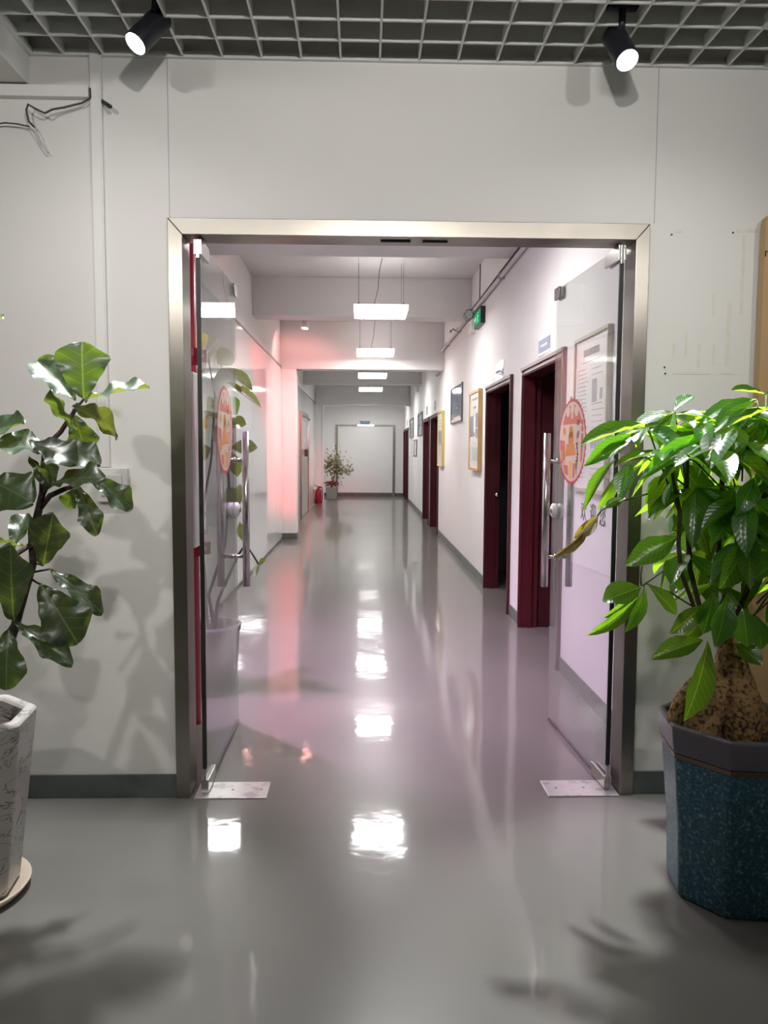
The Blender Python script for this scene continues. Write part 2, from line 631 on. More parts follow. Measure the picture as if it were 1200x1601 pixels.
# right wall with six door openings
DOORS = [(5.0, 6.345), (6.78, 8.19), (13.36, 14.86), (15.19, 16.64), (22.25, 23.42), (23.60, 24.72)]
DTOP = 2.125
WT = 0.12
bm = bmesh.new()
y = FY1
for a, b in DOORS:
    box(bm, XR, XR + WT, y, a + 0.05, 0, ZC)
    box(bm, XR, XR + WT, a + 0.05, b - 0.05, DTOP - 0.05, ZC)
    y = b - 0.05
box(bm, XR, XR + WT, y, YE, 0, ZC)
wall_right = struct(obj('wall_right', bm, 'corridor_paint'), 'right corridor wall with burgundy doors and posters', 'wall')
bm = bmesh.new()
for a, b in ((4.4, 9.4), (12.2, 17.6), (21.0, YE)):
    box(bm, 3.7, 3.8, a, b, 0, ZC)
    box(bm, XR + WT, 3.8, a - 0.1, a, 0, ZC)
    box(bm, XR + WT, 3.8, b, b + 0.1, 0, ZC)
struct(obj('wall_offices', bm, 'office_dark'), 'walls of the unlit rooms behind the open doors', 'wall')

# skirting
def baseboard(name, b, label):
    return struct(boxobj(name, b, 'base_paint', bevel=0.002), label, 'baseboard')


baseboard('baseboard_front_left', (RX0, OX0, FY0 - 0.008, FY0, 0, 0.1), 'dark green-grey skirting left of the entrance')
baseboard('baseboard_front_right', (OX1, RX1, FY0 - 0.008, FY0, 0, 0.1), 'dark green-grey skirting right of the entrance')
y = FY1
bm = bmesh.new()
for a, b in DOORS:
    if a - y > 0.02:
        box(bm, XR - 0.008, XR, y, a, 0, 0.1)
    y = b
struct(obj('baseboard_right', bm, 'base_paint'), 'grey skirting along the right corridor wall', 'baseboard')
baseboard('baseboard_far', (XL, XR, YE - 0.01, YE, 0, 0.11), 'dark skirting of the end wall')
baseboard('baseboard_left', (XL, XL + 0.006, FY1, 12.67, 0, 0.03), 'thin dark strip under the glossy left panels')

# beams and pillars
def beam(y0, y1, z0, label):
    return struct(boxobj('ceiling_beam', (XL, XR, y0, y1, z0, ZC), 'ceiling_paint', bevel=0.006), label, 'beam')


beam(6.50, 6.88, 3.13, 'shallow ceiling beam nearest the entrance')
beam(9.50, 9.82, 3.07, 'white ceiling beam behind the nearest hanging lamp')
beam(12.67, 12.97, 2.765, 'deep beam above the pink-lit pillar')
beam(17.5, 17.82, 2.94, 'shallow beam far down the corridor')
beam(21.64, 21.94, 2.71, 'beam in front of the end wall')
pil = struct(boxobj('pillar', (XL, -1.08, 12.67, 12.97, 0, 2.765), 'corridor_paint', bevel=0.006), 'white pillar washed by pink light', 'pillar')
boxobj('pillar_base', (XL, -1.075, 12.662, 12.98, 0, 0.1), 'base_paint', pil)
pil2 = struct(boxobj('pillar', (XL, -1.103, 21.64, 21.94, 0, 2.71), 'corridor_paint', bevel=0.006), 'slim far pillar beside the fire extinguisher', 'pillar')
boxobj('pillar_base', (XL, -1.098, 21.633, 21.95, 0, 0.1), 'base_paint', pil2)
# white strips standing in for the lit edges of the far portal
struct(boxobj('lit_edge_1', (-1.125, -1.08, 21.60, 21.64, 0, 2.75), 'sign_white'), 'white strip standing in for the lit edge of the far pillar', 'trim')
struct(boxobj('lit_edge_2', (-1.08, XR, 21.61, 21.64, 2.705, 2.735), 'sign_white'), 'white strip standing in for the lit edge of the far beam', 'trim')

# glossy panels on the left wall
def panels(y0, y1, w, z1):
    me = None
    y = y0
    while y < y1 - 0.05:
        e = min(y + w, y1)
        boxobj('wall_panel', (XL, XL + 0.012, y + 0.003, e - 0.003, 0.03, z1), 'gloss_panel', wall_left)
        y = e
    boxobj('panel_cap', (XL, XL + 0.02, y0, y1, z1, z1 + 0.03), 'panel_trim', wall_left)


panels(3.4, 12.66, 1.2, 2.78)
panels(12.98, 21.63, 1.2, 2.75)

# burgundy doors
def door(n, a, b, label, leaf=True, knob=False):
    t = thing('door_%d' % n, (XR, (a + b) / 2, 0), label, 'door', None, 'structure')
    bm = bmesh.new()
    for (p0, p1) in ((a, a + 0.07), (b - 0.07, b)):
        box(bm, XR - 0.018, XR, p0, p1, 0, DTOP)
        box(bm, XR - 0.026, XR - 0.018, p0 + 0.012, p1 - 0.030, 0, DTOP - 0.02)
    pieces('casing', bm, 'burgundy', t, bevel=0.003)
    bm = bmesh.new()
    box(bm, XR - 0.018, XR, a + 0.07, b - 0.07, DTOP - 0.07, DTOP)
    box(bm, XR - 0.03, XR - 0.018, a, b, DTOP - 0.028, DTOP)
    box(bm, XR - 0.026, XR - 0.018, a + 0.05, b - 0.05, DTOP - 0.062, DTOP - 0.045)
    obj('head_casing', bm, 'burgundy', t, bevel=0.003)
    bm = bmesh.new()
    box(bm, XR, XR + WT + 0.01, a + 0.05, a + 0.07, 0, DTOP - 0.05)
    box(bm, XR, XR + WT + 0.01, b - 0.07, b - 0.05, 0, DTOP - 0.05)
    box(bm, XR, XR + WT + 0.01, a + 0.07, b - 0.07, DTOP - 0.07, DTOP - 0.05)
    box(bm, XR + 0.05, XR + 0.08, b - 0.085, b - 0.07, 0, DTOP - 0.07)
    obj('door_lining', bm, 'burgundy', t)
    if leaf:
        lw = b - a - 0.16
        lf = boxobj('door_leaf', (XR + WT + 0.02, XR + WT + 0.02 + lw, b - 0.055, b - 0.015, 0.008, DTOP - 0.08), 'burgundy_leaf', t, bevel=0.003)
        bm = bmesh.new()
        for z0, z1 in ((0.18, 0.86), (1.04, 1.9)):
            box(bm, XR + WT + 0.14, XR + WT + lw - 0.12, b - 0.061, b - 0.055, z0, z1)
        pieces('leaf_panel', bm, 'burgundy_leaf', lf, bevel=0.003)
    if knob:
        bm = bmesh.new()
        tube(bm, [(XR + 0.10, b - 0.07, 1.0), (XR + 0.10, b - 0.10, 1.0), (XR + 0.10, b - 0.125, 1.0), (XR + 0.10, b - 0.135, 1.0)], [0.01, 0.012, 0.026, 0.018], 12)
        obj('strike_knob', bm, 'steel_polished', t, True)
    return t


DL = ['open burgundy door behind the right glass leaf', 'open burgundy door beside the wood-framed poster',
      'burgundy door next to the yellow-framed poster', 'burgundy door next to the blue notice board',
      'nearer of the two farthest burgundy doors', 'farthest burgundy door against the end wall']
for i, (a, b) in enumerate(DOORS):
    door(i + 1, a, b, DL[i], i != 1, i == 1)

# end-wall double door
t = thing('door_7', (0.08, YE, 0), 'wide white door with grey steel frame in the end wall', 'door', None, 'structure')
bm = bmesh.new()
box(bm, -0.86, -0.80, YE - 0.05, YE, 0.0, 2.28)
box(bm, 0.955, 1.015, YE - 0.05, YE, 0.0, 2.28)
box(bm, -0.80, 0.955, YE - 0.05, YE, 2.235, 2.28)
obj('door_frame', bm, 'steel', t)
boxobj('door_leaf', (-0.798, 0.953, YE - 0.02, YE, 0.12, 2.235), 'end_door_white', t)
bm = bmesh.new()
box(bm, -0.80, 0.955, YE - 0.025, YE, 0.0, 0.118)
obj('kick_plate', bm, 'base_paint', t)

# ---- stainless door frame
fr = thing('door_frame', (0.19, FY0, 0), 'brushed stainless steel frame around the glass entrance', 'door frame', None, 'structure')
FF = FY0 - 0.018
FB = FY1 - 0.018
bm = bmesh.new()
# left jamb with mitred top
def jamb(bm, xo, xi, zt_o, zt_i):
    vs = []
    for yy in (FF, FB):
        vs.append([bm.verts.new((xo, yy, 0)), bm.verts.new((xi, yy, 0)), bm.verts.new((xi, yy, zt_i)), bm.verts.new((xo, yy, zt_o))])
    a, b = vs
    bm.faces.new(a)
    bm.faces.new(b[::-1])
    for k in range(4):
        bm.faces.new((a[k], b[k], b[(k + 1) % 4], a[(k + 1) % 4]))


jamb(bm, OX0, -0.715, OZ, 2.298)
obj('jamb', bm, 'steel', fr, bevel=0.002)
bm = bmesh.new()
jamb(bm, OX1, 1.092, OZ, 2.298)
obj('jamb', bm, 'steel', fr, bevel=0.002)
bm = bmesh.new()
vs = []
for yy in (FF, FB):
    vs.append([bm.verts.new((OX0 + 0.0006, yy, OZ)), bm.verts.new((-0.715 + 0.0006, yy, 2.298)), bm.verts.new((1.092 - 0.0006, yy, 2.298)), bm.verts.new((OX1 - 0.0006, yy, OZ))])
a, b = vs
bm.faces.new(a)
bm.faces.new(b[::-1])
for k in range(4):
    bm.faces.new((a[k], b[k], b[(k + 1) % 4], a[(k + 1) % 4]))
hd = obj('header', bm, 'steel', fr, bevel=0.002)
bm = bmesh.new()
box(bm, 0.07, 0.19, FY0 + 0.03, FY0 + 0.05, 2.294, 2.2985)
box(bm, 0.24, 0.34, FY0 + 0.03, FY0 + 0.05, 2.294, 2.2985)
pieces('lock_slot', bm, 'dark_gap', hd)

# ================================================================== CAMERA-SIDE CEILING
grid = thing('ceiling_grid', (0.2, 0.3, ZG), 'white open-cell lattice ceiling hanging below the dark slab', 'ceiling grid', None, 'structure')
bm = bmesh.new()
box(bm, -0.004, 0.004, RY0 + 0.01, FY0 - 0.002, 0, 0.045)
me_long = mesh_of('grid_bar', bm, 'grid_white')
bm = bmesh.new()
box(bm, RX0 + 0.01, RX1 - 0.01, -0.004, 0.004, 0.001, 0.045)
me_cross = mesh_of('grid_bar', bm, 'grid_white')
k = 0
x = -1.158 - 8 * 0.1525
while x < RX1 - 0.02:
    if x > RX0 + 0.02:
        o = link('grid_bar', me_long, grid)
        o.matrix_parent_inverse = Matrix.Translation(-grid.location)
        o.location = (x, 0, ZG)
    x += 0.1525
y = 3.015
while y > RY0 + 0.05:
    o = link('grid_bar', me_cross, grid)
    o.matrix_parent_inverse = Matrix.Translation(-grid.location)
    o.location = (0, y, ZG)
    y -= 0.139
boxobj('wall_angle', (RX0, RX1, FY0 - 0.018, FY0, ZG - 0.002, ZG + 0.018), 'grid_white', grid)

sof = struct(boxobj('soffit', (RX0, -1.295, 0.4, FY0, 2.858, ZS), 'wall_paint', bevel=0.004), 'boxed white soffit in the upper left corner', 'soffit')
boxobj('soffit_angle', (-1.295, -1.275, 0.4, FY0 - 0.02, ZG - 0.004, ZG + 0.02), 'grid_white', sof)

# trunking and cables on the partition, left
t = thing('cable_trunking', (-1.04, FY0, 1.37), 'white vertical cable trunking running down the left wall', 'trunking')
boxobj('trunking_body', (-1.062, -1.018, FY0 - 0.018, FY0, 1.38, ZG + 0.06), 'trunking_white', t, bevel=0.002)
boxobj('trunking_lid', (-1.058, -1.022, FY0 - 0.022, FY0 - 0.018, 1.38, ZG + 0.05), 'trunking_white', t, bevel=0.001)
t = thing('wall_socket', (-1.00, FY0, 1.29), 'white wall socket box under the vertical trunking', 'socket')
boxobj('back_box', (-1.07, -0.945, FY0 - 0.03, FY0, 1.24, 1.378), 'trunking_white', t, bevel=0.004)
boxobj('face_plate', (-1.05, -0.965, FY0 - 0.036, FY0 - 0.03, 1.265, 1.35), 'plastic_white', t, bevel=0.003)
bm = bmesh.new()
box(bm, -1.03, -1.024, FY0 - 0.0375, FY0 - 0.036, 1.30, 1.318)
box(bm, -0.992, -0.986, FY0 - 0.0375, FY0 - 0.036, 1.30, 1.318)
pieces('socket_slot', bm, 'dark_gap', t)
tag(boxobj('cable_ledge', (RX0, -1.064, FY0 - 0.03, FY0, 2.808, 2.852), 'trunking_white', bevel=0.003), 'horizontal white trunking ledge below the soffit', 'trunking')

W = lambda x, y, off=0.02: at(x, y, FY0 - off)
t = thing('loose_cable', W(100, 190, 0), 'loose dark cable with frayed ends hanging on the left wall', 'cable')
tubeobj('cable', [W(141, 138), W(142, 153), W(128, 161, .035), W(100, 168, .04), W(82, 171, .05), W(70, 177, .06), W(55, 170, .06), W(44, 163, .05), W(41, 172, .045), W(45, 190, .04), W(54, 199, .035)], 0.004, 'cable_dark', t, 8)
tubeobj('cable_sheath', [W(-12, 195), W(8, 192, .03), W(28, 194, .03), W(46, 198, .03)], 0.003, 'cable_dark', t, 8)
bm = bmesh.new()
tube(bm, [W(54, 199, .035), W(60, 211, .04), W(66, 228, .035), W(75, 240, .03)], 0.002, 6)
tube(bm, [W(46, 198, .03), W(53, 208, .03), W(62, 222, .035), W(71, 236, .03), W(77, 238, .028)], 0.002, 6)
pieces('bare_wire', bm, 'cable_white', t, True)
tag(tubeobj('cable_stub', [W(158, 157, .0), W(164, 161, .02), W(171, 166, .05), W(173, 167, .055)], [0.007, 0.007, 0.008, 0.007], 'black_rubber', None), 'short black cable stub beside the trunking', 'cable')

# tape marks and nail holes on the right part of the partition
t = thing('tape_marks', at(1105, 470, FY0), 'yellowed tape residue where a notice hung by the entrance', 'tape marks')
def strip(px0, py0, px1, py1, w, nm='tape_strip'):
    p, q = at(px0, py0, FY0), at(px1, py1, FY0)
    x0, x1 = min(p.x, q.x) - w, max(p.x, q.x) + w
    z0, z1 = min(p.z, q.z) - w, max(p.z, q.z) + w
    boxobj(nm, (x0, x1, FY0 - 0.0012, FY0, z0, z1), 'tape_residue', t)


strip(1153, 361, 1182, 361, 0.006)
strip(1138, 475, 1138, 570, 0.004)
strip(1162, 370, 1159, 490, 0.004)
strip(1092, 540, 1092, 573, 0.004)
strip(1115, 462, 1115, 492, 0.004)
strip(1115, 540, 1115, 570, 0.003)
strip(1053, 583, 1108, 584, 0.004)
strip(1126, 584, 1146, 584, 0.004)
strip(1055, 361, 1064, 361, 0.006)
strip(1053, 540, 1053, 556, 0.005)
strip(1073, 520, 1071, 556, 0.004)
bm = bmesh.new()
for (px, py) in ((1049, 367), (1145, 364), (1039, 584), (1038, 574)):
    p = at(px, py, FY0)
    tube(bm, [(p.x, FY0 - 0.006, p.z), (p.x, FY0 + 0.002, p.z)], 0.003, 8)
pieces('nail', bm, 'dark_gap', t)

# wooden board at the right edge
t = thing('wooden_board', (1.85, FY0 - 0.05, 0), 'light wooden panel standing against the wall at the right edge', 'panel')
bm = bmesh.new()
prof = [(1.585, 0.0), (2.12, 0.0), (2.12, 2.40), (1.62, 2.40), (1.606, 2.392), (1.592, 2.378), (1.585, 2.36)]
A = [bm.verts.new((x, FY0 - 0.075, z)) for x, z in prof]
B = [bm.verts.new((x, FY0 - 0.035, z)) for x, z in prof]
bm.faces.new(A)
bm.faces.new(B[::-1])
for k in range(len(prof)):
    bm.faces.new((A[k], B[k], B[(k + 1) % len(prof)], A[(k + 1) % len(prof)]))
obj('board', bm, 'wood_panel', t)
boxobj('batten', (1.60, 2.1, FY0 - 0.035, FY0 - 0.001, 0.2, 0.28), 'panel_trim', t)
boxobj('batten', (1.60, 2.1, FY0 - 0.035, FY0 - 0.001, 2.0, 2.08), 'panel_trim', t)


def text_mesh(name, s, size, m, parent, M, extrude=0.0008):
    """lettering turned into a flat mesh; M places the text's own xy plane"""
    cu = bpy.data.curves.new(name, 'FONT')
    cu.body = s
    cu.size = size
    cu.extrude = extrude
    cu.align_x = 'LEFT'
    tmp = bpy.data.objects.new(name + '_tmp', cu)
    COL.objects.link(tmp)
    dg = bpy.context.evaluated_depsgraph_get()
    me = bpy.data.meshes.new_from_object(tmp.evaluated_get(dg))
    bpy.data.objects.remove(tmp)
    me.materials.clear()
    me.materials.append(MATS[m])
    o = link(name, me, parent)
    if parent is not None:
        o.matrix_parent_inverse = Matrix.Translation(-parent.location)
    o.matrix_basis = M
    return o


p = at(1194, 401, FY0 - 0.076)
text_mesh('lettering', 'n', 0.05, 'bark_dark', t, Matrix.Translation(p) @ Matrix.Rotation(PI / 2, 4, 'X'))

# ================================================================== GLASS DOORS
def glass_door(hinge, far, label, side):
    """hinge, far = (x, y) of the pivot edge and free edge on the floor"""
    hv, fv = Vector((*hinge, 0)), Vector((*far, 0))
    d = (fv - hv)
    w = d.length
    ang = math.atan2(d.y, d.x)
    t = thing('glass_door', hv, label, 'door')
    t.rotation_euler = (0, 0, ang)
    # local: x along the leaf, y across; inner = towards the passage
    pas = -1 if side == 'L' else 1
    z0, z1 = 0.012, 2.285
    gl = boxobj('glass_pane', (0.0015, w, -0.006, 0.006, z0 + 0.004, z1), 'door_glass', t)
    boxobj('edge_seal', (-0.006, 0.0015, -0.009, 0.009, z0 + 0.1, z1 - 0.06), 'black_rubber', t)
    boxobj('bottom_edge', (0.15, w, -0.0062, 0.0062, z0, z0 + 0.004), 'glass_edge', t)
    # patch fittings
    bm = bmesh.new()
    box(bm, -0.012, 0.15, -0.016, -0.0065, 0.012, 0.066)
    box(bm, -0.012, 0.15, 0.0065, 0.016, 0.012, 0.066)
    box(bm, -0.012, 0.002, -0.0065, 0.0065, 0.012, 0.11)
    obj('bottom_patch_fitting', bm, 'steel_polished', t, bevel=0.001)
    bm = bmesh.new()
    box(bm, -0.012, 0.15, -0.016, -0.0065, z1 - 0.055, z1 + 0.004)
    box(bm, -0.012, 0.15, 0.0065, 0.016, z1 - 0.055, z1 + 0.004)
    box(bm, -0.012, 0.002, -0.0065, 0.0065, z1 - 0.07, z1 + 0.004)
    obj('top_patch_fitting', bm, 'steel_polished', t, bevel=0.001)
    bm = bmesh.new()
    tube(bm, [(0.06, 0, z1 - 0.01), (0.06, 0, 2.297)], 0.012, 12)
    obj('pivot', bm, 'steel', t)
    bm = bmesh.new()
    for s in (-1, 1):
        y0, y1 = sorted((s * 0.0065, s * 0.018))
        pr = [(w - 0.075, z1 - 0.055), (w + 0.004, z1 - 0.055), (w + 0.004, z1 + 0.004), (w - 0.075, z1 + 0.004), (w - 0.085, z1 - 0.02)]
        A = [bm.verts.new((x, y0, z)) for x, z in pr]
        B = [bm.verts.new((x, y1, z)) for x, z in pr]
        bm.faces.new(A)
        bm.faces.new(B[::-1])
        for k in range(5):
            bm.faces.new((A[k], B[k], B[(k + 1) % 5], A[(k + 1) % 5]))
    pieces('corner_clamp', bm, 'steel_polished', t, bevel=0.001)
    # handles: a bar on each side
    hx = w - 0.085
    for s in (-1, 1):
        tubeobj('handle_bar', [(hx, s * 0.065, 0.75), (hx, s * 0.065, 1.545)], 0.0185, 'steel_polished', t, 18)
    for z in (0.905, 1.40):
        bm = bmesh.new()
        tube(bm, [(hx, -0.05, z), (hx, 0.05, z)], 0.009, 10)
        tube(bm, [(hx, -0.014, z), (hx, -0.0065, z)], 0.015, 12)
        tube(bm, [(hx, 0.0065, z), (hx, 0.014, z)], 0.015, 12)
        obj('standoff', bm, 'steel_polished', t, True)
    bm = bmesh.new()
    for s in (-1, 1):
        tube(bm, [(hx + 0.02, s * 0.0065, 1.145), (hx + 0.02, s * 0.022, 1.145), (hx + 0.02, s * 0.03, 1.145)], [0.038, 0.038, 0.026], 20)
    for lk, s in zip(pieces('lock_body', bm, 'plastic_white', t, True), (-1, 1)):
        bm = bmesh.new()
        tube(bm, [(hx + 0.02, s * 0.03, 1.145), (hx + 0.02, s * 0.036, 1.145)], 0.013, 14)
        obj('key_cylinder', bm, 'steel_polished', lk)
    return t, w


def disc(bm, cx, cz, r, y, n=40, scal=0.0, nsc=30):
    vs = []
    for k in range(n):
        a = 2 * PI * k / n
        rr = r + (scal * (0.5 + 0.5 * math.cos(nsc * a)) if scal else 0)
        vs.append(bm.verts.new((cx + rr * math.cos(a), y, cz + rr * math.sin(a))))
    bm.faces.new(vs)


def poly(bm, pts, y):
    bm.faces.new([bm.verts.new((x, y, z)) for x, z in pts])


def sticker(door_obj, cx, cz, r, label, side):
    """round festive paper cut stuck to the pane, seen from the passage side"""
    s = -1 if side == 'L' else 1      # face that looks at the passage
    g = 1 if side == 'L' else -1      # reading direction along the leaf
    yy = lambda k: s * (0.0068 + 0.0003 * k)
    t = link('round_sticker', None)
    t.location = door_obj.location
    t.rotation_euler = door_obj.rotation_euler
    tag(t, label, 'sticker')

    def lay(name, m, fn, k):
        bm = bmesh.new()
        fn(bm, yy(k))
        if name == 'stroke_marks':
            o = obj(name, bm, m, t)
            o['kind'] = 'stuff'
            return o
        return pieces(name, bm, m, t)
    lay('scalloped_rim', 'sticker_red', lambda b, y: disc(b, cx, cz, r * 0.96, y, 240, r * 0.05, 40), 0)
    lay('paper_disc', 'sticker_cream', lambda b, y: disc(b, cx, cz, r * 0.92, y, 60), 1)

    def sector(b, y):
        pts = [(cx + r * 0.78 * math.cos(a), cz + r * 0.86 * math.sin(a)) for a in [math.radians(28 + i * 124 / 20) for i in range(21)]]
        poly(b, pts, y)
    lay('red_cap', 'sticker_pink', sector, 2)

    def clouds(b, y):
        for dx, dz, q in ((-0.3, 0.70, 0.13), (0.0, 0.76, 0.14), (0.3, 0.70, 0.13), (0, 0.60, 0.08)):
            disc(b, cx + g * dx * r, cz + dz * r, q * r, y, 16)
    lay('cloud', 'sticker_cream', clouds, 3)

    def blobs(b, y):
        for dx, dz, q in ((-0.05, 0.22, 0.15), (-0.05, 0.05, 0.2), (-0.55, 0.25, 0.1)):
            disc(b, cx + g * dx * r, cz + dz * r, q * r, y, 16)
        poly(b, [(cx + g * u * r, cz + v * r) for u, v in ((-0.35, -0.05), (0.2, -0.05), (0.32, -0.3), (-0.45, -0.35))], y + s * 0.0001)
    lay('ornament', 'sticker_orange', blobs, 3)

    def reds(b, y):
        poly(b, [(cx + g * u * r, cz + v * r) for u, v in ((-0.88, 0.05), (-0.5, 0.02), (-0.45, -0.42), (-0.72, -0.5))], y)
        poly(b, [(cx + g * u * r, cz + v * r) for u, v in ((-0.55, -0.55), (-0.25, -0.55), (-0.2, -0.8), (-0.45, -0.75))], y)
        poly(b, [(cx + g * u * r, cz + v * r) for u, v in ((0.12, -0.5), (0.28, -0.5), (0.24, -0.82), (0.12, -0.84))], y)
        poly(b, [(cx + g * u * r, cz + v * r) for u, v in ((0.66, 0.1), (0.8, 0.1), (0.74, -0.42), (0.62, -0.46))], y)
        for dz in (0.42, 0.28, 0.12):
            disc(b, cx + g * 0.72 * r, cz + dz * r, 0.07 * r, y, 10)
    lay('ornament', 'sticker_pink', reds, 3)

    def golds(b, y):
        poly(b, [(cx + g * u * r, cz + v * r) for u, v in ((-0.18, -0.45), (0.06, -0.45), (0.02, -0.86), (-0.12, -0.86))], y)
        poly(b, [(cx + g * u * r, cz + v * r) for u, v in ((-0.80, -0.2), (-0.66, -0.2), (-0.58, -0.5), (-0.7, -0.45))], y + s * 0.0003)
    lay('ornament', 'sticker_gold', golds, 3)

    def strokes(b, y):
        rnd = random.Random(3)
        for c in range(5):
            cz0 = cz + r * (0.38 - 0.25 * c)
            cx0 = cx + g * r * (0.42 if c % 2 else 0.40)
            for q in range(4):
                u = rnd.uniform(-0.08, 0.08) * r
                v = rnd.uniform(-0.09, 0.09) * r
                if rnd.random() < 0.5:
                    w_, h_ = 0.07 * r, 0.014 * r
                else:
                    w_, h_ = 0.014 * r, 0.07 * r
                poly(b, [(cx0 + u - w_, cz0 + v - h_), (cx0 + u + w_, cz0 + v - h_), (cx0 + u + w_, cz0 + v + h_), (cx0 + u - w_, cz0 + v + h_)], y + s * 0.00002 * (q + c * 5))
    lay('stroke_marks', 'sticker_dark', strokes, 4)
    return t


gdL, wL = glass_door((-0.661, 3.19), (-0.664, 4.06), 'left frameless glass door leaf standing open', 'L')
gdR, wR = glass_door((1.052, 3.20), (1.006, 4.055), 'right frameless glass door leaf standing open', 'R')
sticker(gdL, wL - 0.33, 1.545, 0.21, 'round red festive sticker on the left glass leaf', 'L')
sticker(gdR, wR - 0.30, 1.50, 0.21, 'round red festive sticker on the right glass leaf', 'R')

# floor-spring plates
for (x0, x1, y0, y1, lab) in ((-0.70, -0.398, 3.138, 3.295, 'steel floor spring plate under the left glass leaf'),
                              (0.785, 1.086, 3.135, 3.29, 'scuffed steel floor spring plate under the right glass leaf')):
    t = thing('floor_spring_plate', ((x0 + x1) / 2, (y0 + y1) / 2, 0), lab, 'floor plate')
    boxobj('cover_plate', (x0, x1, y0, y1, 0.0, 0.006), 'plate_steel', t, bevel=0.0015)
    px = x0 + 0.075 if x0 < 0 else x1 - 0.075
    bm = bmesh.new()
    for q in (0.1, 0.22):
        xx = x0 + q + (0.05 if x0 < 0 else -0.05)
        tube(bm, [(xx, (y0 + y1) / 2, 0.005), (xx, (y0 + y1) / 2, 0.0072)], 0.006, 12)
    pieces('screw', bm, 'steel', t)

# ================================================================== TRACK SPOTS
def track_spot(lens_c, direction, joint, label, watts, target=None, col=(0.94, 0.97, 1.0), size=74, lens='lens_glow', length=0.155, rad=0.042, group=None, soft=0.05, blend=0.75):
    c = Vector(lens_c)
    d = Vector(direction).normalized()
    j = Vector(joint)
    t = thing('track_spotlight', Vector((j.x, j.y, j.z + 0.1)), label, 'spotlight', group)
    back = c - d * length
    bm = bmesh.new()
    tube(bm, [back - d * 0.012, back, c - d * 0.004, c], [rad * 0.82, rad, rad, rad * 0.97], 28)
    obj('lamp_housing', bm, 'black_metal', t, True)
    bm = bmesh.new()
    tube(bm, [c + d * 0.0005, c + d * 0.003], rad * 0.9, 28)
    obj('lens', bm, lens, t)
    bm = bmesh.new()
    tube(bm, [c - d * length * 0.72, j, j + Vector((0, 0, 0.05))], [0.013, 0.013, 0.013], 12)
    obj('arm', bm, 'black_metal', t, True)
    boxobj('adaptor', (j.x - 0.055, j.x + 0.055, j.y - 0.018, j.y + 0.018, j.z + 0.045, j.z + 0.075), 'black_metal', t, bevel=0.003)
    tgt = c + d if target is None else Vector(target)
    spot_light('lamp_light', c + d * 0.012, tgt, watts, col, size, blend, soft, t)
    return t


WARM = (1.0, 0.965, 0.935)
tL = at(212, 68, 2.85); tR = at(980, 94, 2.85)
track_spot(tL, (-0.42, -0.35, -0.68), at(243, 3, 2.86), 'black track spotlight over the fiddle-leaf fig, at upper left', SPOT_W * 6, at(40, 690, 2.45), size=50, blend=0.5)
track_spot(tR, (0.12, -0.42, -0.62), at(972, 36, 2.87), 'black track spotlight over the money tree, at upper right', SPOT_W * 7.5, at(1110, 680, 2.42), size=54, blend=0.5)
# the spots of the same row nearer the camera, above the frame
track_spot((1.22, 2.2, 2.86), (-0.05, 0.15, -1), (1.22, 2.19, 2.97), 'black track spotlight just in front of the right one', SPOT_W * 0.55, (1.1, 3.0, 0.3), size=135, col=WARM, blend=1.0)
track_spot((-0.92, 2.2, 2.86), (0.05, 0.15, -1), (-0.92, 2.19, 2.97), 'black track spotlight just in front of the left one', SPOT_W * 0.6, (-0.95, 3.0, 0.3), size=135, col=WARM, blend=1.0)
track_spot((0.1, 0.4, 2.86), (0, 0.55, -1), (0.1, 0.39, 2.97), 'added unseen fill spotlight above the middle of the front room', SPOT_W * 2.3, (0.1, 3.1, 2.2), size=96, col=WARM, blend=1.0)  # from here on: added spots, unseen, that brighten the partition wall
track_spot((-1.6, -0.2, 2.86), (0.2, 0.6, -1), (-1.6, -0.21, 2.97), 'added unseen fill spotlight at the rear left of the front room', SPOT_W * 1.9, (-1.1, 3.1, 2.1), size=84, col=WARM, blend=1.0)
track_spot((1.8, -0.2, 2.86), (-0.2, 0.6, -1), (1.8, -0.21, 2.97), 'added unseen fill spotlight at the rear right of the front room', SPOT_W * 1.6, (1.1, 3.1, 2.2), size=84, col=WARM, blend=1.0)
for (x0, x1, y, lab) in ((-1.25, -0.45, 2.865, 'short black lighting track above the left spotlight'),
                         (0.775, 1.6, 2.87, 'short black lighting track above the right spotlight'),
                         (-1.25, 1.6, 2.19, 'long black lighting track nearer the camera'),
                         (-2.0, 2.2, -0.21, 'added unseen track for the fill spots at the rear of the front room'),  # this rail and the next carry the added fill spots
                         (-0.4, 0.6, 0.39, 'added unseen track for the fill spot in the middle of the front room')):
    zt = (at(243, 3, 2.86).z if x0 < 0 else at(972, 36, 2.87).z) + 0.0755 if y > 2.8 else 3.046
    t = thing('lighting_track', ((x0 + x1) / 2, y, zt), lab, 'lighting track')
    boxobj('rail', (x0, x1, y - 0.017, y + 0.017, zt + 0.0005, zt + 0.03), 'black_metal', t)
    bm = bmesh.new()
    for xx in (x0 + 0.1, x1 - 0.1):
        tube(bm, [(xx, y, zt + 0.03), (xx, y, ZS)], 0.003, 6)
    pieces('hanger', bm, 'cable_dark', t)

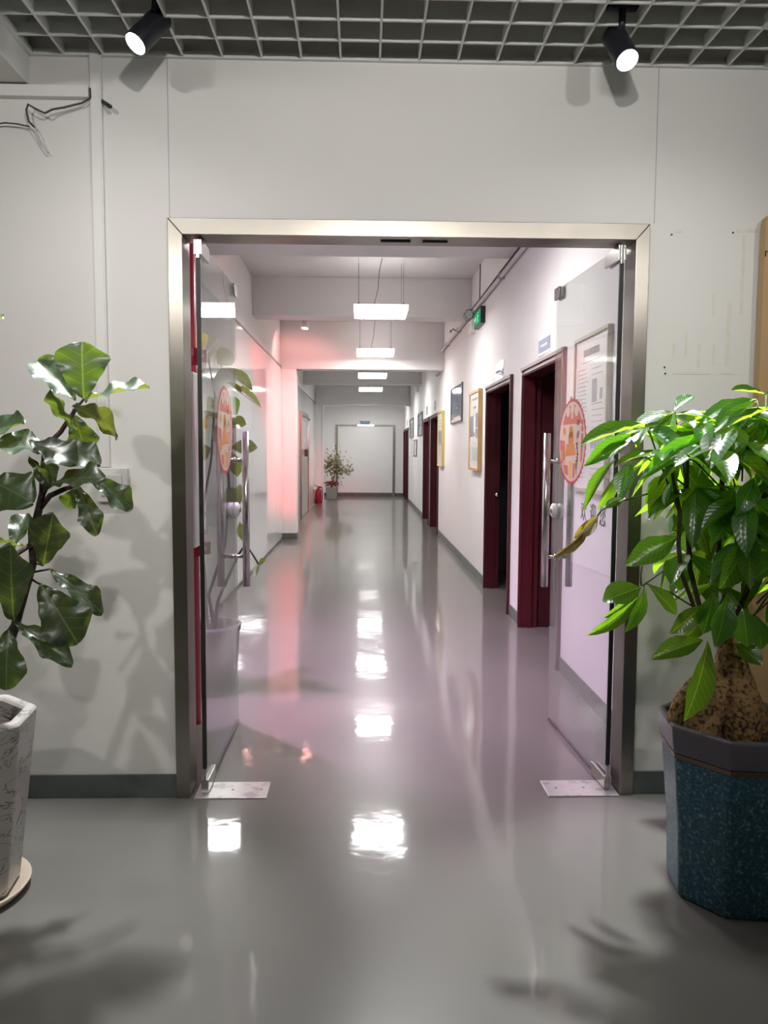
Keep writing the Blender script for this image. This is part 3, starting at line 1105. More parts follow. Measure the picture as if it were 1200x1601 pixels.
# ================================================================== CORRIDOR LAMPS
def pendant(y0, label, zb=2.93, x0=-0.10, w=0.575):
    t = thing('pendant_panel_light', (x0 + w / 2, y0 + w / 2, zb), label, 'ceiling light', 'square pendant lamps down the corridor')
    boxobj('lamp_case', (x0, x0 + w, y0, y0 + w, zb + 0.006, zb + 0.06), 'lamp_body', t, bevel=0.004)
    boxobj('diffuser', (x0 + 0.008, x0 + w - 0.008, y0 + 0.008, y0 + w - 0.008, zb, zb + 0.0055), 'panel_glow', t)
    for (xx, yy) in ((x0 + 0.05, y0 + 0.05), (x0 + w - 0.05, y0 + 0.05), (x0 + 0.05, y0 + w - 0.05), (x0 + w - 0.05, y0 + w - 0.05)):
        bm = bmesh.new()
        tube(bm, [(xx, yy, zb + 0.06), (xx, yy, zb + 0.085)], 0.006, 8)
        tube(bm, [(xx, yy, zb + 0.085), (xx, yy, ZC)], 0.0016, 5)
        obj('suspension_wire', bm, 'cable_dark', t)
    xc, yc = x0 + w * 0.42, y0 + w / 2
    tubeobj('power_cord', [(xc + 0.04, yc, zb + 0.06), (xc - 0.02, yc, zb + 0.12), (xc + 0.02, yc, zb + 0.28), (xc + 0.03, yc, zb + 0.45), (xc + 0.06, yc, ZC)], 0.004, 'cable_dark', t, 6)
    boxobj('driver', (x0 + w * 0.48, x0 + w * 0.54, yc - 0.03, yc + 0.03, zb + 0.06, zb + 0.08), 'plastic_white', t)
    return t


for y0, lab in ((4.72, 'square pendant lamp hidden just above the entrance header'),
                (8.28, 'nearest visible square pendant lamp in the corridor'),
                (11.80, 'square pendant lamp in front of the deep beam'),
                (15.45, 'third visible square pendant lamp, behind the deep beam'),
                (18.95, 'farthest visible square pendant lamp'),
                (22.6, 'square pendant lamp close to the end wall')):
    pendant(y0, lab)

# pink accent spot aimed at the pillar
PS = Vector((-0.87, 11.75, 3.27))
t = thing('accent_spotlight', (PS.x, PS.y, ZC), 'small pink accent spotlight in front of the pillar', 'spotlight')
bm = bmesh.new()
tube(bm, [(PS.x, PS.y, ZC), (PS.x, PS.y, ZC - 0.15)], 0.008, 8)
obj('stem', bm, 'plastic_white', t)
dd = Vector((-0.12, -0.15, -1)).normalized()
bm = bmesh.new()
tube(bm, [PS - dd * 0.1, PS - dd * 0.004, PS], [0.05, 0.055, 0.055], 20)
obj('lamp_housing', bm, 'plastic_white', t, True)
bm = bmesh.new()
tube(bm, [PS + dd * 0.0005, PS + dd * 0.004], 0.048, 20)
obj('lens', bm, 'lens_pink', t)
spot_light('lamp_light', PS + dd * 0.02, (-1.2, 12.6, 1.7), 24, (1.0, 0.34, 0.32), 150, 0.5, 0.04, t)
# magenta plant lamp over the plant behind the left leaf
GL = Vector((-1.02, 4.45, 3.24))
t = thing('plant_lamp', (GL.x, GL.y, ZC), 'pinkish plant lamp above the plant behind the left leaf', 'spotlight')
bm = bmesh.new()
tube(bm, [(GL.x, GL.y, ZC), (GL.x, GL.y, ZC - 0.2)], 0.008, 8)
obj('stem', bm, 'plastic_white', t)
dd = Vector((0.25, 0.2, -1)).normalized()
bm = bmesh.new()
tube(bm, [GL - dd * 0.1, GL - dd * 0.004, GL], [0.05, 0.06, 0.06], 20)
obj('lamp_housing', bm, 'plastic_white', t, True)
bm = bmesh.new()
tube(bm, [GL + dd * 0.0005, GL + dd * 0.004], 0.052, 20)
obj('lens', bm, 'lens_magenta', t)
spot_light('lamp_light', GL + dd * 0.02, (-0.30, 5.0, 0), 430, (0.97, 0.52, 1.0), 95, 0.8, 0.05, t)
# pink wash lamp on the ceiling, aimed down the corridor at the pillar
WL = Vector((-0.70, 7.12, 3.23))
t = thing('pink_wash_lamp', (WL.x, WL.y, ZC), 'pink wash spotlight on the ceiling behind the first beam', 'spotlight')
bm = bmesh.new()
tube(bm, [(WL.x, WL.y, ZC), (WL.x, WL.y, ZC - 0.25)], 0.008, 8)
obj('stem', bm, 'plastic_white', t)
dd = (Vector((-1.1, 12.67, 1.5)) - WL).normalized()
bm = bmesh.new()
tube(bm, [WL - dd * 0.12, WL - dd * 0.004, WL], [0.05, 0.06, 0.06], 20)
obj('lamp_housing', bm, 'plastic_white', t, True)
bm = bmesh.new()
tube(bm, [WL + dd * 0.0005, WL + dd * 0.004], 0.052, 20)
obj('lens', bm, 'lens_pink', t)
spot_light('lamp_light', WL + dd * 0.02, (-1.15, 12.67, 1.6), 1300, (1.0, 0.07, 0.08), 25, 0.7, 0.05, t)

# ================================================================== RIGHT WALL FITTINGS
CZ = 3.075
t = thing('wall_conduit', (XR, 8.5, CZ), 'white cable conduit running along the right wall', 'conduit')
xx = XR - 0.03
tubeobj('pipe', [(xx, FY1 + 0.02, CZ), (xx, 13.0, CZ), (xx - 0.005, 13.06, CZ - 0.03), (xx - 0.005, 13.06, 2.75), (xx - 0.06, 13.06, 2.70)], 0.021, 'pipe_white', t, 10)
tubeobj('cable', [(xx - 0.004, FY1 + 0.02, CZ + 0.045), (xx - 0.01, 5.5, CZ + 0.035), (xx, 7.2, CZ + 0.05), (xx - 0.008, 8.2, CZ + 0.033), (xx, 9.45, CZ + 0.045)], 0.008, 'cable_dark', t, 8)
for yy in (4.2, 5.6, 7.3, 9.0, 10.5, 11.9):
    boxobj('clamp', (xx - 0.024, XR, yy, yy + 0.03, CZ - 0.026, CZ + 0.026), 'plastic_grey', t)
tubeobj('drop_cable', [(XR - 0.008, 8.78, ZC), (XR - 0.008, 8.80, CZ + 0.02)], 0.006, 'cable_dark', t, 6)
bm = bmesh.new()
tube(bm, [(xx, 10.75, CZ + 0.02), (xx - 0.05, 10.75, CZ + 0.05), (xx - 0.07, 10.9, CZ + 0.02), (xx - 0.09, 10.7, CZ + 0.02)], 0.008, 6)
obj('cable_tie', bm, 'cable_dark', t)

# exit sign
t = thing('exit_sign', (XR, 8.66, 2.92), 'green lit emergency exit sign on the right wall', 'exit sign')
boxobj('sign_case', (XR - 0.05, XR, 8.42, 8.90, 2.83, 3.01), 'black_metal', t, bevel=0.003)
boxobj('sign_face', (XR - 0.053, XR - 0.05, 8.46, 8.87, 2.85, 2.99), 'exit_green', t)
bm = bmesh.new()
X = XR - 0.054
def quadx(bm, pts):
    bm.faces.new([bm.verts.new((X, yy, zz)) for yy, zz in pts])


# running figure (head, body, limbs), doorway and arrow
hc = (8.60, 2.968)
bm.faces.new([bm.verts.new((X, hc[0] + 0.012 * math.cos(2 * PI * k / 12), hc[1] + 0.012 * math.sin(2 * PI * k / 12))) for k in range(12)])
quadx(bm, [(8.605, 2.955), (8.63, 2.95), (8.65, 2.905), (8.62, 2.90)])
quadx(bm, [(8.605, 2.95), (8.565, 2.925), (8.57, 2.918), (8.612, 2.938)])
quadx(bm, [(8.64, 2.945), (8.68, 2.93), (8.678, 2.92), (8.64, 2.93)])
quadx(bm, [(8.62, 2.905), (8.58, 2.885), (8.585, 2.858), (8.60, 2.858), (8.60, 2.88), (8.64, 2.9)])
quadx(bm, [(8.65, 2.905), (8.685, 2.87), (8.70, 2.875), (8.70, 2.865), (8.68, 2.858), (8.63, 2.895)])
quadx(bm, [(8.76, 2.935), (8.76, 2.945), (8.80, 2.945), (8.80, 2.96), (8.85, 2.92), (8.80, 2.88), (8.80, 2.90), (8.76, 2.90)])
pieces('pictogram', bm, 'exit_white', t)
# twin-head emergency lamps
def twin_lamp(yc, zc, label):
    t = thing('emergency_lamp', (XR, yc, zc), label, 'emergency light')
    boxobj('battery_case', (XR - 0.06, XR, yc - 0.12, yc + 0.12, zc - 0.16, zc - 0.02), 'plastic_white', t, bevel=0.006)
    for s in (-1, 1):
        bm = bmesh.new()
        c = Vector((XR - 0.07, yc + s * 0.075, zc + 0.045))
        d = Vector((-0.6, -0.6 + 0.1 * s, -0.25)).normalized()
        tube(bm, [c - d * 0.05, c, c + d * 0.012], [0.03, 0.055, 0.06], 18)
        hd_ = obj('lamp_head', bm, 'alu_frame', t, True)
        bm = bmesh.new()
        tube(bm, [c + d * 0.0125, c + d * 0.015], 0.05, 18)
        obj('head_lens', bm, 'plastic_grey', hd_)
    return t


twin_lamp(9.22, 3.00, 'twin-head emergency lamp beside the green exit sign')
twin_lamp(18.4, 3.00, 'twin-head emergency lamp far down the right wall')

# door signs
def door_sign(y0, y1, z0, z1, label, m='sign_blue', group=None, split=0.0):
    t = thing('door_sign', (XR, (y0 + y1) / 2, z0), label, 'sign', group)
    boxobj('backing_plate', (XR - 0.006, XR, y0 - 0.012, y1 + 0.012, z0 - 0.02, z1 + 0.02), 'sign_white', t)
    boxobj('sign_face', (XR - 0.009, XR - 0.006, y0, y1, z0, z1 - (z1 - z0) * split), m, t)
    bm = bmesh.new()
    zc = (z0 + z1 - (z1 - z0) * split) / 2
    n = 5
    for k in range(n):
        a = y0 + (y1 - y0) * (0.2 + 0.6 * k / n)
        box(bm, XR - 0.0096, XR - 0.009, a, a + (y1 - y0) * 0.08, zc - 0.010, zc + 0.008)
    o = obj('print_marks', bm, 'sign_white', t)
    o['kind'] = 'stuff'
    return t


door_sign(5.455, 5.795, 2.175, 2.265, 'light blue sign above the nearest burgundy door')
door_sign(7.27, 7.65, 2.16, 2.285, 'white and dark blue sign above the second burgundy door', 'print_blue', None, 0.45)
door_sign(13.95, 14.2, 2.21, 2.35, 'small dark sign above the third burgundy door', 'alu_frame')
door_sign(15.75, 16.0, 2.21, 2.35, 'small dark sign above the fourth burgundy door', 'alu_frame')
door_sign(22.7, 22.95, 2.21, 2.35, 'small dark sign above the fifth burgundy door', 'alu_frame')

# framed poster helper: on the right wall, y0 near, y1 far
def poster(y0, y1, z0, z1, label, frame_m, print_m, fw=0.02, fd=0.03, cat='poster'):
    t = thing('framed_poster', (XR, (y0 + y1) / 2, z0), label, cat)
    x0 = XR - fd
    for nm, b in (('rail', (x0, XR, y0, y1, z1 - fw, z1)), ('rail', (x0, XR, y0, y1, z0, z0 + fw)),
                  ('stile', (x0, XR, y0, y0 + fw, z0 + fw, z1 - fw)), ('stile', (x0, XR, y1 - fw, y1, z0 + fw, z1 - fw))):
        boxobj('frame_' + nm, b, frame_m, t, bevel=0.001)
    pr = boxobj('print', (x0 + 0.012, x0 + 0.015, y0 + fw, y1 - fw, z0 + fw, z1 - fw), print_m, t)
    return t, pr, x0 + 0.012


def bars(parent, name, x, rects, m):
    """flat printed areas: (y_left as read, y_right, z0, z1); reading direction runs from far to near"""
    bm = bmesh.new()
    for a, b, z0, z1 in rects:
        box(bm, x - 0.0008, x, min(a, b), max(a, b), z0, z1)
    if name == 'photo_print':
        return pieces(name, bm, m, parent)
    o = obj(name, bm, m, parent)
    o['kind'] = 'stuff'
    return o


# company poster behind the right glass leaf
t, pr, px_ = poster(4.08, 4.735, 1.22, 2.122, 'white information poster with grey text behind the right glass leaf', 'beige_frame', 'paper')
L0, L1 = 4.70, 4.115     # left and right margins as read
yy = lambda u: L0 + (L1 - L0) * u
rects = []
for k in range(11):
    a = 0.24 + 0.048 * k
    rects.append((yy(a), yy(a + 0.034), 2.000, 2.040))
rects += [(yy(0.2), yy(0.82), 1.965, 1.969)]
bars(pr, 'title_print', px_, rects, 'paper_ink')
rects = []
rnd = random.Random(11)
for k in range(26):
    z = 1.90 - 0.024 * k
    rects.append((yy(0.06), yy(0.30 + rnd.random() * 0.12), z, z + 0.006))
for k in range(20):
    z = 1.915 - 0.033 * k
    if 1.72 < z < 1.86 or 1.46 < z < 1.56:
        continue
    rects.append((yy(0.55), yy(0.82 + rnd.random() * 0.13), z, z + 0.006))
rects.append((yy(0.05), yy(0.34), 1.925, 1.931))
bars(pr, 'text_print', px_, rects, 'paper_grey')
rects = [(yy(0.55), yy(0.70), 1.73, 1.86), (yy(0.80), yy(0.88), 1.74, 1.80)]
for k in range(4):
    rects.append((yy(0.55 + 0.1 * k), yy(0.63 + 0.1 * k), 1.47, 1.55))
bars(pr, 'photo_print', px_, rects, 'paper_grey')

# wall lettering below
t = thing('wall_lettering', (XR, 4.4, 1.1), 'dark grey Chinese welcome characters on the wall under the poster', 'lettering')
for ch, u in (('欢', 4.60), ('迎', 4.42), ('您', 4.24)):
    M = Matrix.Translation(Vector((XR - 0.002, u, 1.055))) @ Matrix(((0, 0, -1, 0), (-1, 0, 0, 0), (0, 1, 0, 0), (0, 0, 0, 1)))
    text_mesh('character', ch, 0.125, 'ink_black', t, M)

# light switch near the poster
t = thing('light_switch', (XR, 4.87, 1.77), 'white light switch between the door and the poster', 'switch')
boxobj('switch_plate', (XR - 0.01, XR, 4.80, 4.93, 1.735, 1.81), 'plastic_white', t, bevel=0.003)
boxobj('rocker', (XR - 0.014, XR - 0.01, 4.825, 4.865, 1.75, 1.795), 'plastic_grey', t, bevel=0.002)

# wood-framed tall poster
t, pr, px_ = poster(8.50, 9.25, 1.235, 2.14, 'tall poster in orange wood frame beside the second door', 'wood_frame', 'paper', 0.03, 0.05)
L0, L1 = 9.21, 8.54
rects = [(yy(0.28 + 0.09 * k), yy(0.35 + 0.09 * k), 2.03, 2.06) for k in range(6)]
rects += [(yy(0.42 + 0.09 * k), yy(0.49 + 0.09 * k), 1.935, 1.965) for k in range(3)]
bars(pr, 'title_print', px_, rects, 'paper_ink')
bars(pr, 'photo_print', px_, [(yy(0.0), yy(0.40), 1.62, 1.86), (yy(0.66), yy(1.0), 1.72, 1.88), (yy(0.66), yy(1.0), 1.60, 1.71)], 'photo_grey')
bars(pr, 'photo_print', px_, [(yy(0.30), yy(0.95), 1.35, 1.50)], 'photo_green')
bars(pr, 'photo_print', px_ - 0.0004, [(yy(0.1), yy(0.3), 1.35, 1.62), (yy(0.5), yy(0.6), 1.62, 1.84), (yy(0.42), yy(0.70), 1.56, 1.66)], 'photo_white')

# blue picture
t, pr, px_ = poster(10.19, 11.43, 1.845, 2.36, 'blue photographic print in a thin dark frame', 'alu_frame', 'print_blue', 0.018, 0.025, 'picture')
bars(pr, 'photo_print', px_, [(10.22, 11.4, 1.865, 1.93)], 'photo_white')
bars(pr, 'photo_print', px_ - 0.0004, [(11.1, 11.4, 1.90, 1.98), (10.22, 10.4, 1.9, 1.93)], 'print_orange')
bars(pr, 'photo_print', px_, [(10.5, 11.2, 2.02, 2.03), (10.7, 10.9, 1.97, 2.06)], 'print_teal')

# yellow-framed poster
t, pr, px_ = poster(12.43, 13.14, 1.205, 2.105, 'poster in yellow frame beside the third burgundy door', 'yellow_frame', 'paper', 0.03, 0.05)
bars(pr, 'photo_print', px_, [(12.5, 13.08, 1.55, 1.80)], 'paper_grey')
bars(pr, 'text_print', px_, [(12.6, 13.0, 1.95 - 0.05 * k, 1.965 - 0.05 * k) for k in range(3)] + [(12.55, 13.05, 1.48 - 0.05 * k, 1.49 - 0.05 * k) for k in range(4)], 'paper_ink')

# far notice boards
t, pr, px_ = poster(17.0, 18.3, 1.80, 2.32, 'slate blue notice board far down the right wall', 'alu_frame', 'print_blue', 0.02, 0.025, 'picture')
bars(pr, 'photo_print', px_, [(17.4, 17.55, 1.99, 2.03), (17.2, 17.9, 2.2, 2.22)], 'photo_white')
t, pr, px_ = poster(19.97, 21.5, 1.815, 2.315, 'teal notice board, farthest one on the right wall', 'alu_frame', 'print_teal', 0.02, 0.025, 'picture')
bars(pr, 'text_print', px_, [(20.2, 21.2, 2.2, 2.22), (20.2, 21.2, 2.1, 2.11)], 'photo_white')
t, pr, px_ = poster(18.73, 19.6, 1.33, 1.733, 'small white framed notice below the far boards', 'alu_frame', 'paper', 0.03, 0.025, 'picture')
bars(pr, 'text_print', px_, [(18.8, 19.5, 1.65 - 0.06 * k, 1.665 - 0.06 * k) for k in range(4)], 'paper_grey')

# sign and lamp over the end door
t = thing('end_door_sign', (0.06, YE, 2.32), 'blue sign above the end-wall door', 'sign')
boxobj('sign_plate', (-0.10, 0.23, YE - 0.02, YE, 2.345, 2.395), 'print_blue', t)
boxobj('sign_edge', (-0.08, 0.21, YE - 0.02, YE, 2.30, 2.335), 'sign_blue', t)
t = thing('door_lamp', (0.09, YE, 2.25), 'short glowing lamp on the head of the end-wall door', 'lamp')
boxobj('lamp_base', (-0.18, 0.36, YE - 0.06, YE - 0.051, 2.235, 2.285), 'plastic_white', t)
boxobj('lamp_tube', (-0.175, 0.355, YE - 0.085, YE - 0.06, 2.242, 2.278), 'tube_glow', t, bevel=0.008)

# left wall beyond the pillar: glass door with steel handle
t = thing('door_8', (XL, 17.3, 0), 'glass side door with tall handle on the left wall past the pillar', 'door', None, 'structure')
boxobj('door_leaf', (XL + 0.013, XL + 0.025, 16.4, 18.4, 0.02, 2.2), 'gloss_panel', t)
bm = bmesh.new()
box(bm, XL + 0.013, XL + 0.05, 16.32, 16.4, 0, 2.28)
box(bm, XL + 0.013, XL + 0.05, 18.4, 18.48, 0, 2.28)
box(bm, XL + 0.013, XL + 0.05, 16.4, 18.4, 2.2, 2.28)
obj('door_frame', bm, 'steel', t)
tubeobj('door_handle', [(XL + 0.09, 17.5, 1.5), (XL + 0.09, 17.5, 2.1)], 0.03, 'sign_white', t, 12)
boxobj('lock_case', (XL + 0.025, XL + 0.10, 17.45, 17.6, 1.32, 1.48), 'black_metal', t, bevel=0.005)
tubeobj('door_closer', [(XL + 0.03, 17.2, 2.2), (XL + 0.12, 17.9, 2.16), (XL + 0.03, 18.2, 2.12)], 0.015, 'steel_polished', t, 8)

# ================================================================== LEFT SIDE BEHIND THE GLASS
# red fire riser
RXp, RYp = at(296.5, 450, 4.05).x, 4.05
t = thing('fire_pipe', (RXp, RYp, 0), 'red fire riser pipe with bolted couplings left of the entrance', 'pipe')
tubeobj('pipe', [(RXp, RYp, 0), (RXp, RYp, ZC)], 0.03, 'red_paint', t, 16)
for z in (0.94, 1.93):
    bm = bmesh.new()
    lathe(bm, [(0.03, z - 0.045), (0.044, z - 0.04), (0.046, z), (0.044, z + 0.04), (0.03, z + 0.045)], 18, (RXp, RYp))
    box(bm, RXp + 0.035, RXp + 0.085, RYp - 0.02, RYp + 0.02, z - 0.032, z + 0.032)
    o = obj('coupling', bm, 'red_gloss', t)
    bm = bmesh.new()
    tube(bm, [(RXp + 0.065, RYp - 0.035, z), (RXp + 0.065, RYp + 0.035, z)], 0.011, 8)
    obj('bolt', bm, 'steel_polished', o)
MB0 = at(304, 700, 3.72).x
t = thing('meter_box', (MB0 - 0.05, 3.8, 0.98), 'white electrical box beside the red fire pipe', 'electrical box')
boxobj('box_body', (-1.10, MB0, 3.72, 3.88, 0.98, 1.82), 'plastic_white', t, bevel=0.006)
boxobj('bracket', (XL + 0.012, -1.10, 3.76, 3.84, 1.2, 1.6), 'plastic_grey', t)
boxobj('box_door', (-1.09, MB0 - 0.01, 3.714, 3.72, 1.0, 1.80), 'plastic_white', t, bevel=0.003)

# ================================================================== LEAVES
def leaf_mesh(name, outline, m, nu=12, nv=6, droop=0.15, fold=0.10, wave=0.0, wfreq=4.0, seed=0):
    """unit leaf along +x, half width 0.5 = outline 1; outline(u) in 0..1"""
    bm = bmesh.new()
    uvl = bm.loops.layers.uv.new('UVMap')
    rnd = random.Random(seed)
    ph = rnd.random() * 6
    grid_ = []
    for i in range(nu + 1):
        u = 0.5 - 0.5 * math.cos(PI * i / nu)
        row = []
        w = outline(u)
        for j in range(nv + 1):
            v = -1 + 2 * j / nv
            edge = abs(v) ** 2
            wv = wave * edge * math.sin(wfreq * 2 * PI * u + ph + (1.3 if v > 0 else 0))
            yy_ = 0.5 * w * v * (1 + (0.05 * math.sin(9 * u + ph * 2 + v) + (0.05 * math.sin(23 * u + ph + 2 * v) if wave > 0.03 else 0)))
            z = -droop * u * u + fold * abs(v) * w * 0.5 + wv
            row.append((bm.verts.new((u, yy_, z)), (u, 0.5 + v * 0.5 * max(w, 0.02))))
        grid_.append(row)
    for i in range(nu):
        for j in range(nv):
            q = [grid_[i][j], grid_[i + 1][j], grid_[i + 1][j + 1], grid_[i][j + 1]]
            f = bm.faces.new([v_[0] for v_ in q])
            for lp, v_ in zip(f.loops, q):
                lp[uvl].uv = v_[1]
            f.smooth = True
    me = bpy.data.meshes.new(name)
    bm.to_mesh(me)
    bm.free()
    me.materials.append(MATS[m])
    return me


def fig_outline(u):
    if u < 0.03:
        return 0.05
    a = 0.58 * math.sin(min(1, u / 0.45) * PI / 2) ** 0.8
    b = 0.42 * math.exp(-((u - 0.72) / 0.22) ** 2)
    tip = math.sqrt(max(0.0, 1 - max(0, (u - 0.66) / 0.34) ** 2.4))
    return max(0.015, (a + b) * tip)


def lance_outline(u):
    return max(0.012, math.sin(PI * u ** 1.25) ** 0.85 if 0 < u < 1 else 0.012)


FIG = [leaf_mesh('fig_leaf', fig_outline, 'fig_leaf', 22, 8, dr, fo, 0.055, 2.6, s) for s, (dr, fo) in enumerate(((0.10, 0.25), (0.28, 0.12), (0.45, 0.3)))]
MON = [leaf_mesh('money_leaf', lance_outline, 'money_leaf', 10, 4, dr, fo, 0.012, 3, s + 5) for s, (dr, fo) in enumerate(((0.05, 0.22), (0.22, 0.18), (0.42, 0.25)))]
RUB = [leaf_mesh('rubber_leaf', lance_outline, 'rubber_leaf', 10, 4, dr, 0.2, 0.01, 3, s + 9) for s, dr in enumerate((0.1, 0.35))]
BRN = [leaf_mesh('brown_leaf', lance_outline, 'brown_leaf', 10, 4, 0.1, 0.5, 0.05, 3, 21)]


def put_leaf(parent, me, B, T, width, nrm, m_name='leaf'):
    """leaf from base B to tip T, blade normal near nrm"""
    B, T = Vector(B), Vector(T)
    d = T - B
    Lg = d.length
    d.normalize()
    n = Vector(nrm)
    n = n - d * n.dot(d)
    if n.length < 1e-4:
        n = d.orthogonal()
    n.normalize()
    s = n.cross(d)
    o = link(m_name, me, parent)
    o.matrix_parent_inverse = Matrix.Translation(-parent.location)
    o.matrix_basis = Matrix(((d.x * Lg, s.x * width, n.x * Lg, B.x), (d.y * Lg, s.y * width, n.y * Lg, B.y),
                             (d.z * Lg, s.z * width, n.z * Lg, B.z), (0, 0, 0, 1)))
    return o


UP = (0, 0, 1)
CAMN = (0, -1, 0.15)

# ---- fiddle-leaf fig in the marble pot, left
FC = (-1.30, 2.46)
t = thing('fiddle_leaf_fig', (FC[0], FC[1], 0.5), 'fiddle-leaf fig with large glossy leaves in the marble-look pot', 'plant')
q = lambda x, y, Y=2.46: at(x, y, Y)
tubeobj('stem', [(FC[0], FC[1], 0.5), q(-8, 1070), q(22, 985), q(40, 920), q(52, 880), q(50, 840, 2.48), q(60, 800), q(66, 770)], [0.016, 0.016, 0.014, 0.013, 0.012, 0.012, 0.012, 0.010], 'bark_dark', t, 10)
tubeobj('branch', [q(66, 770), q(66, 745), q(70, 700, 2.47), q(95, 675, 2.48), q(118, 640, 2.48)], [0.010, 0.009, 0.008, 0.008, 0.007], 'bark_dark', t, 8)
tubeobj('branch', [q(62, 795), q(78, 775), q(100, 765), q(122, 758)], [0.010, 0.009, 0.008, 0.006], 'bark_dark', t, 8)
tubeobj('branch', [q(66, 775), q(75, 755), q(78, 740)], [0.009, 0.008, 0.006], 'bark_dark', t, 8)
tubeobj('branch', [q(50, 850), q(20, 870, 2.42), q(-10, 900, 2.40)], [0.009, 0.008, 0.006], 'bark_dark', t, 8)
figs = [  # base px, tip px, width px, base depth, tip depth, normal, variant
    (131, 624, 126, 534, 84, 2.48, 2.45, (0.15, -1, 0.25), 0),
    (118, 628, 58, 556, 62, 2.48, 2.54, (-0.1, -0.55, 0.85), 0),
    (132, 626, 231, 598, 62, 2.48, 2.52, (0.0, -0.35, 1), 0),
    (112, 636, 200, 664, 62, 2.44, 2.40, (-0.1, 0.75, 0.7), 1),
    (120, 672, 76, 612, 42, 2.46, 2.38, (-0.6, -0.9, 0.3), 0),
    (116, 648, 134, 706, 50, 2.50, 2.50, (0.3, -1, 0.2), 1),
    (86, 690, 150, 713, 48, 2.50, 2.46, (0.0, -0.8, 0.6), 1),
    (92, 704, -6, 690, 74, 2.40, 2.36, (0.05, -0.6, 1), 0),
    (46, 690, 114, 706, 66, 2.36, 2.32, (0.1, -0.65, 0.9), 1),
    (-34, 682, 34, 656, 60, 2.44, 2.40, (-0.1, -0.65, 0.9), 0),
    (80, 757, 147, 730, 58, 2.38, 2.32, (-0.1, -0.7, 0.9), 1),
    (72, 716, 82, 752, 40, 2.46, 2.42, (-0.3, -1, 0.2), 0),
    (44, 712, 80, 760, 22, 2.40, 2.38, (-0.5, -0.6, 0.6), 0),
    (138, 744, 211, 787, 44, 2.48, 2.50, (0.1, -0.8, 0.6), 1),
    (121, 758, 150, 827, 38, 2.46, 2.40, (0.4, -1, 0.3), 1),
    (119, 764, 99, 794, 30, 2.48, 2.48, (0.1, -1, 0.1), 1),
    (-24, 748, 40, 772, 78, 2.42, 2.36, (0.3, -0.9, 0.5), 1),
    (68, 884, 80, 806, 66, 2.44, 2.38, (0.1, -1, 0.1), 0),
    (76, 890, 163, 947, 44, 2.47, 2.46, (0.15, -0.7, 0.7), 1),
    (64, 914, 118, 998, 84, 2.44, 2.38, (0.3, -1, 0.45), 1),
    (22, 972, 107, 1022, 44, 2.43, 2.36, (0.1, -0.7, 0.8), 1),
    (22, 970, 12, 855, 74, 2.40, 2.32, (0.1, -1, 0.25), 0),
    (14, 984, 4, 1074, 64, 2.38, 2.30, (0.2, -1, 0.35), 1),
    (38, 856, -14, 843, 30, 2.46, 2.40, (-0.1, 0.2, 1), 0),
    (-44, 480, 5, 494, 30, 2.46, 2.44, (0, 0.1, 1), 0),
    (-20, 690, -90, 640, 80, 2.46, 2.5, (0, 0, 1), 1),
    (-20, 900, -95, 920, 80, 2.46, 2.4, (0, -0.5, 1), 1),
    (-10, 760, -80, 790, 80, 2.52, 2.56, (0, -0.5, 1), 1),
    (20, 860, 40, 800, 40, 2.56, 2.64, (0, -0.9, 0.5), 0),
]
for (bx, by, tx, ty, w, yb, yt, nrm, k) in figs:
    Bp, Tp = at(bx, by, yb), at(tx, ty, yt)
    put_leaf(t, FIG[k], Bp, Tp, w / F_PX * (yb + yt) / 2, nrm)
# short petioles
bm = bmesh.new()
for (a, b) in (((55, 880), (68, 884)), ((48, 905), (64, 914)), ((50, 895), (76, 890)), ((30, 955), (22, 972)), ((30, 960), (14, 984)), ((118, 640), (131, 624)), ((118, 640), (114, 640)), ((122, 758), (138, 744)), ((122, 758), (121, 758)), ((66, 770), (82, 758))):
    tube(bm, [q(*a), q(*b)], 0.004, 6)
pieces('petiole', bm, 'bark_dark', t, True)

t = thing('marble_planter', (FC[0], FC[1], 0), 'tall white marble-look faceted planter on a cream saucer', 'planter')
bm = bmesh.new()
N = 8
ro, ri = 0.255, 0.215
prof = [(0.165, 0.018), (0.172, 0.03), (0.238, 0.585), (0.232, 0.597), (0.205, 0.60), (0.195, 0.585), (0.19, 0.50)]
rings = []
lathe(bm, prof, N, FC, rot=PI / 8 + 0.1, cap0=True)
obj('pot', bm, 'marble_pot', t, bevel=0.008)
bm = bmesh.new()
lathe(bm, [(0.001, 0.54), (0.10, 0.545), (0.185, 0.535)], 16, FC, rot=0.3)
obj('soil', bm, 'soil', t, True)
rnd = random.Random(5)
for k in range(7):
    a = rnd.random() * 6.28
    r_ = rnd.uniform(0.05, 0.16)
    bm = bmesh.new()
    bmesh.ops.create_icosphere(bm, subdivisions=1, radius=0.011, matrix=Matrix.Translation((FC[0] + r_ * math.cos(a), FC[1] + r_ * math.sin(a), 0.547)))
    obj('pebble', bm, 'saucer_cream', t)
bm = bmesh.new()
lathe(bm, [(0.155, 0.0), (0.185, 0.004), (0.206, 0.034), (0.200, 0.036), (0.18, 0.014), (0.001, 0.014)], 40, FC, cap0=True)
obj('saucer', bm, 'saucer_cream', t, True)

# ---- money tree in the blue pot, right
MC = (1.235, 2.45)
t = thing('blue_planter', (MC[0], MC[1], 0), 'octagonal blue-glazed planter with a dark rim', 'planter')
rot = math.radians(15)
bm = bmesh.new()
lathe(bm, [(0.198, 0.0), (0.208, 0.006), (0.216, 0.22), (0.240, 0.490)], 8, MC, rot=rot, cap0=True)
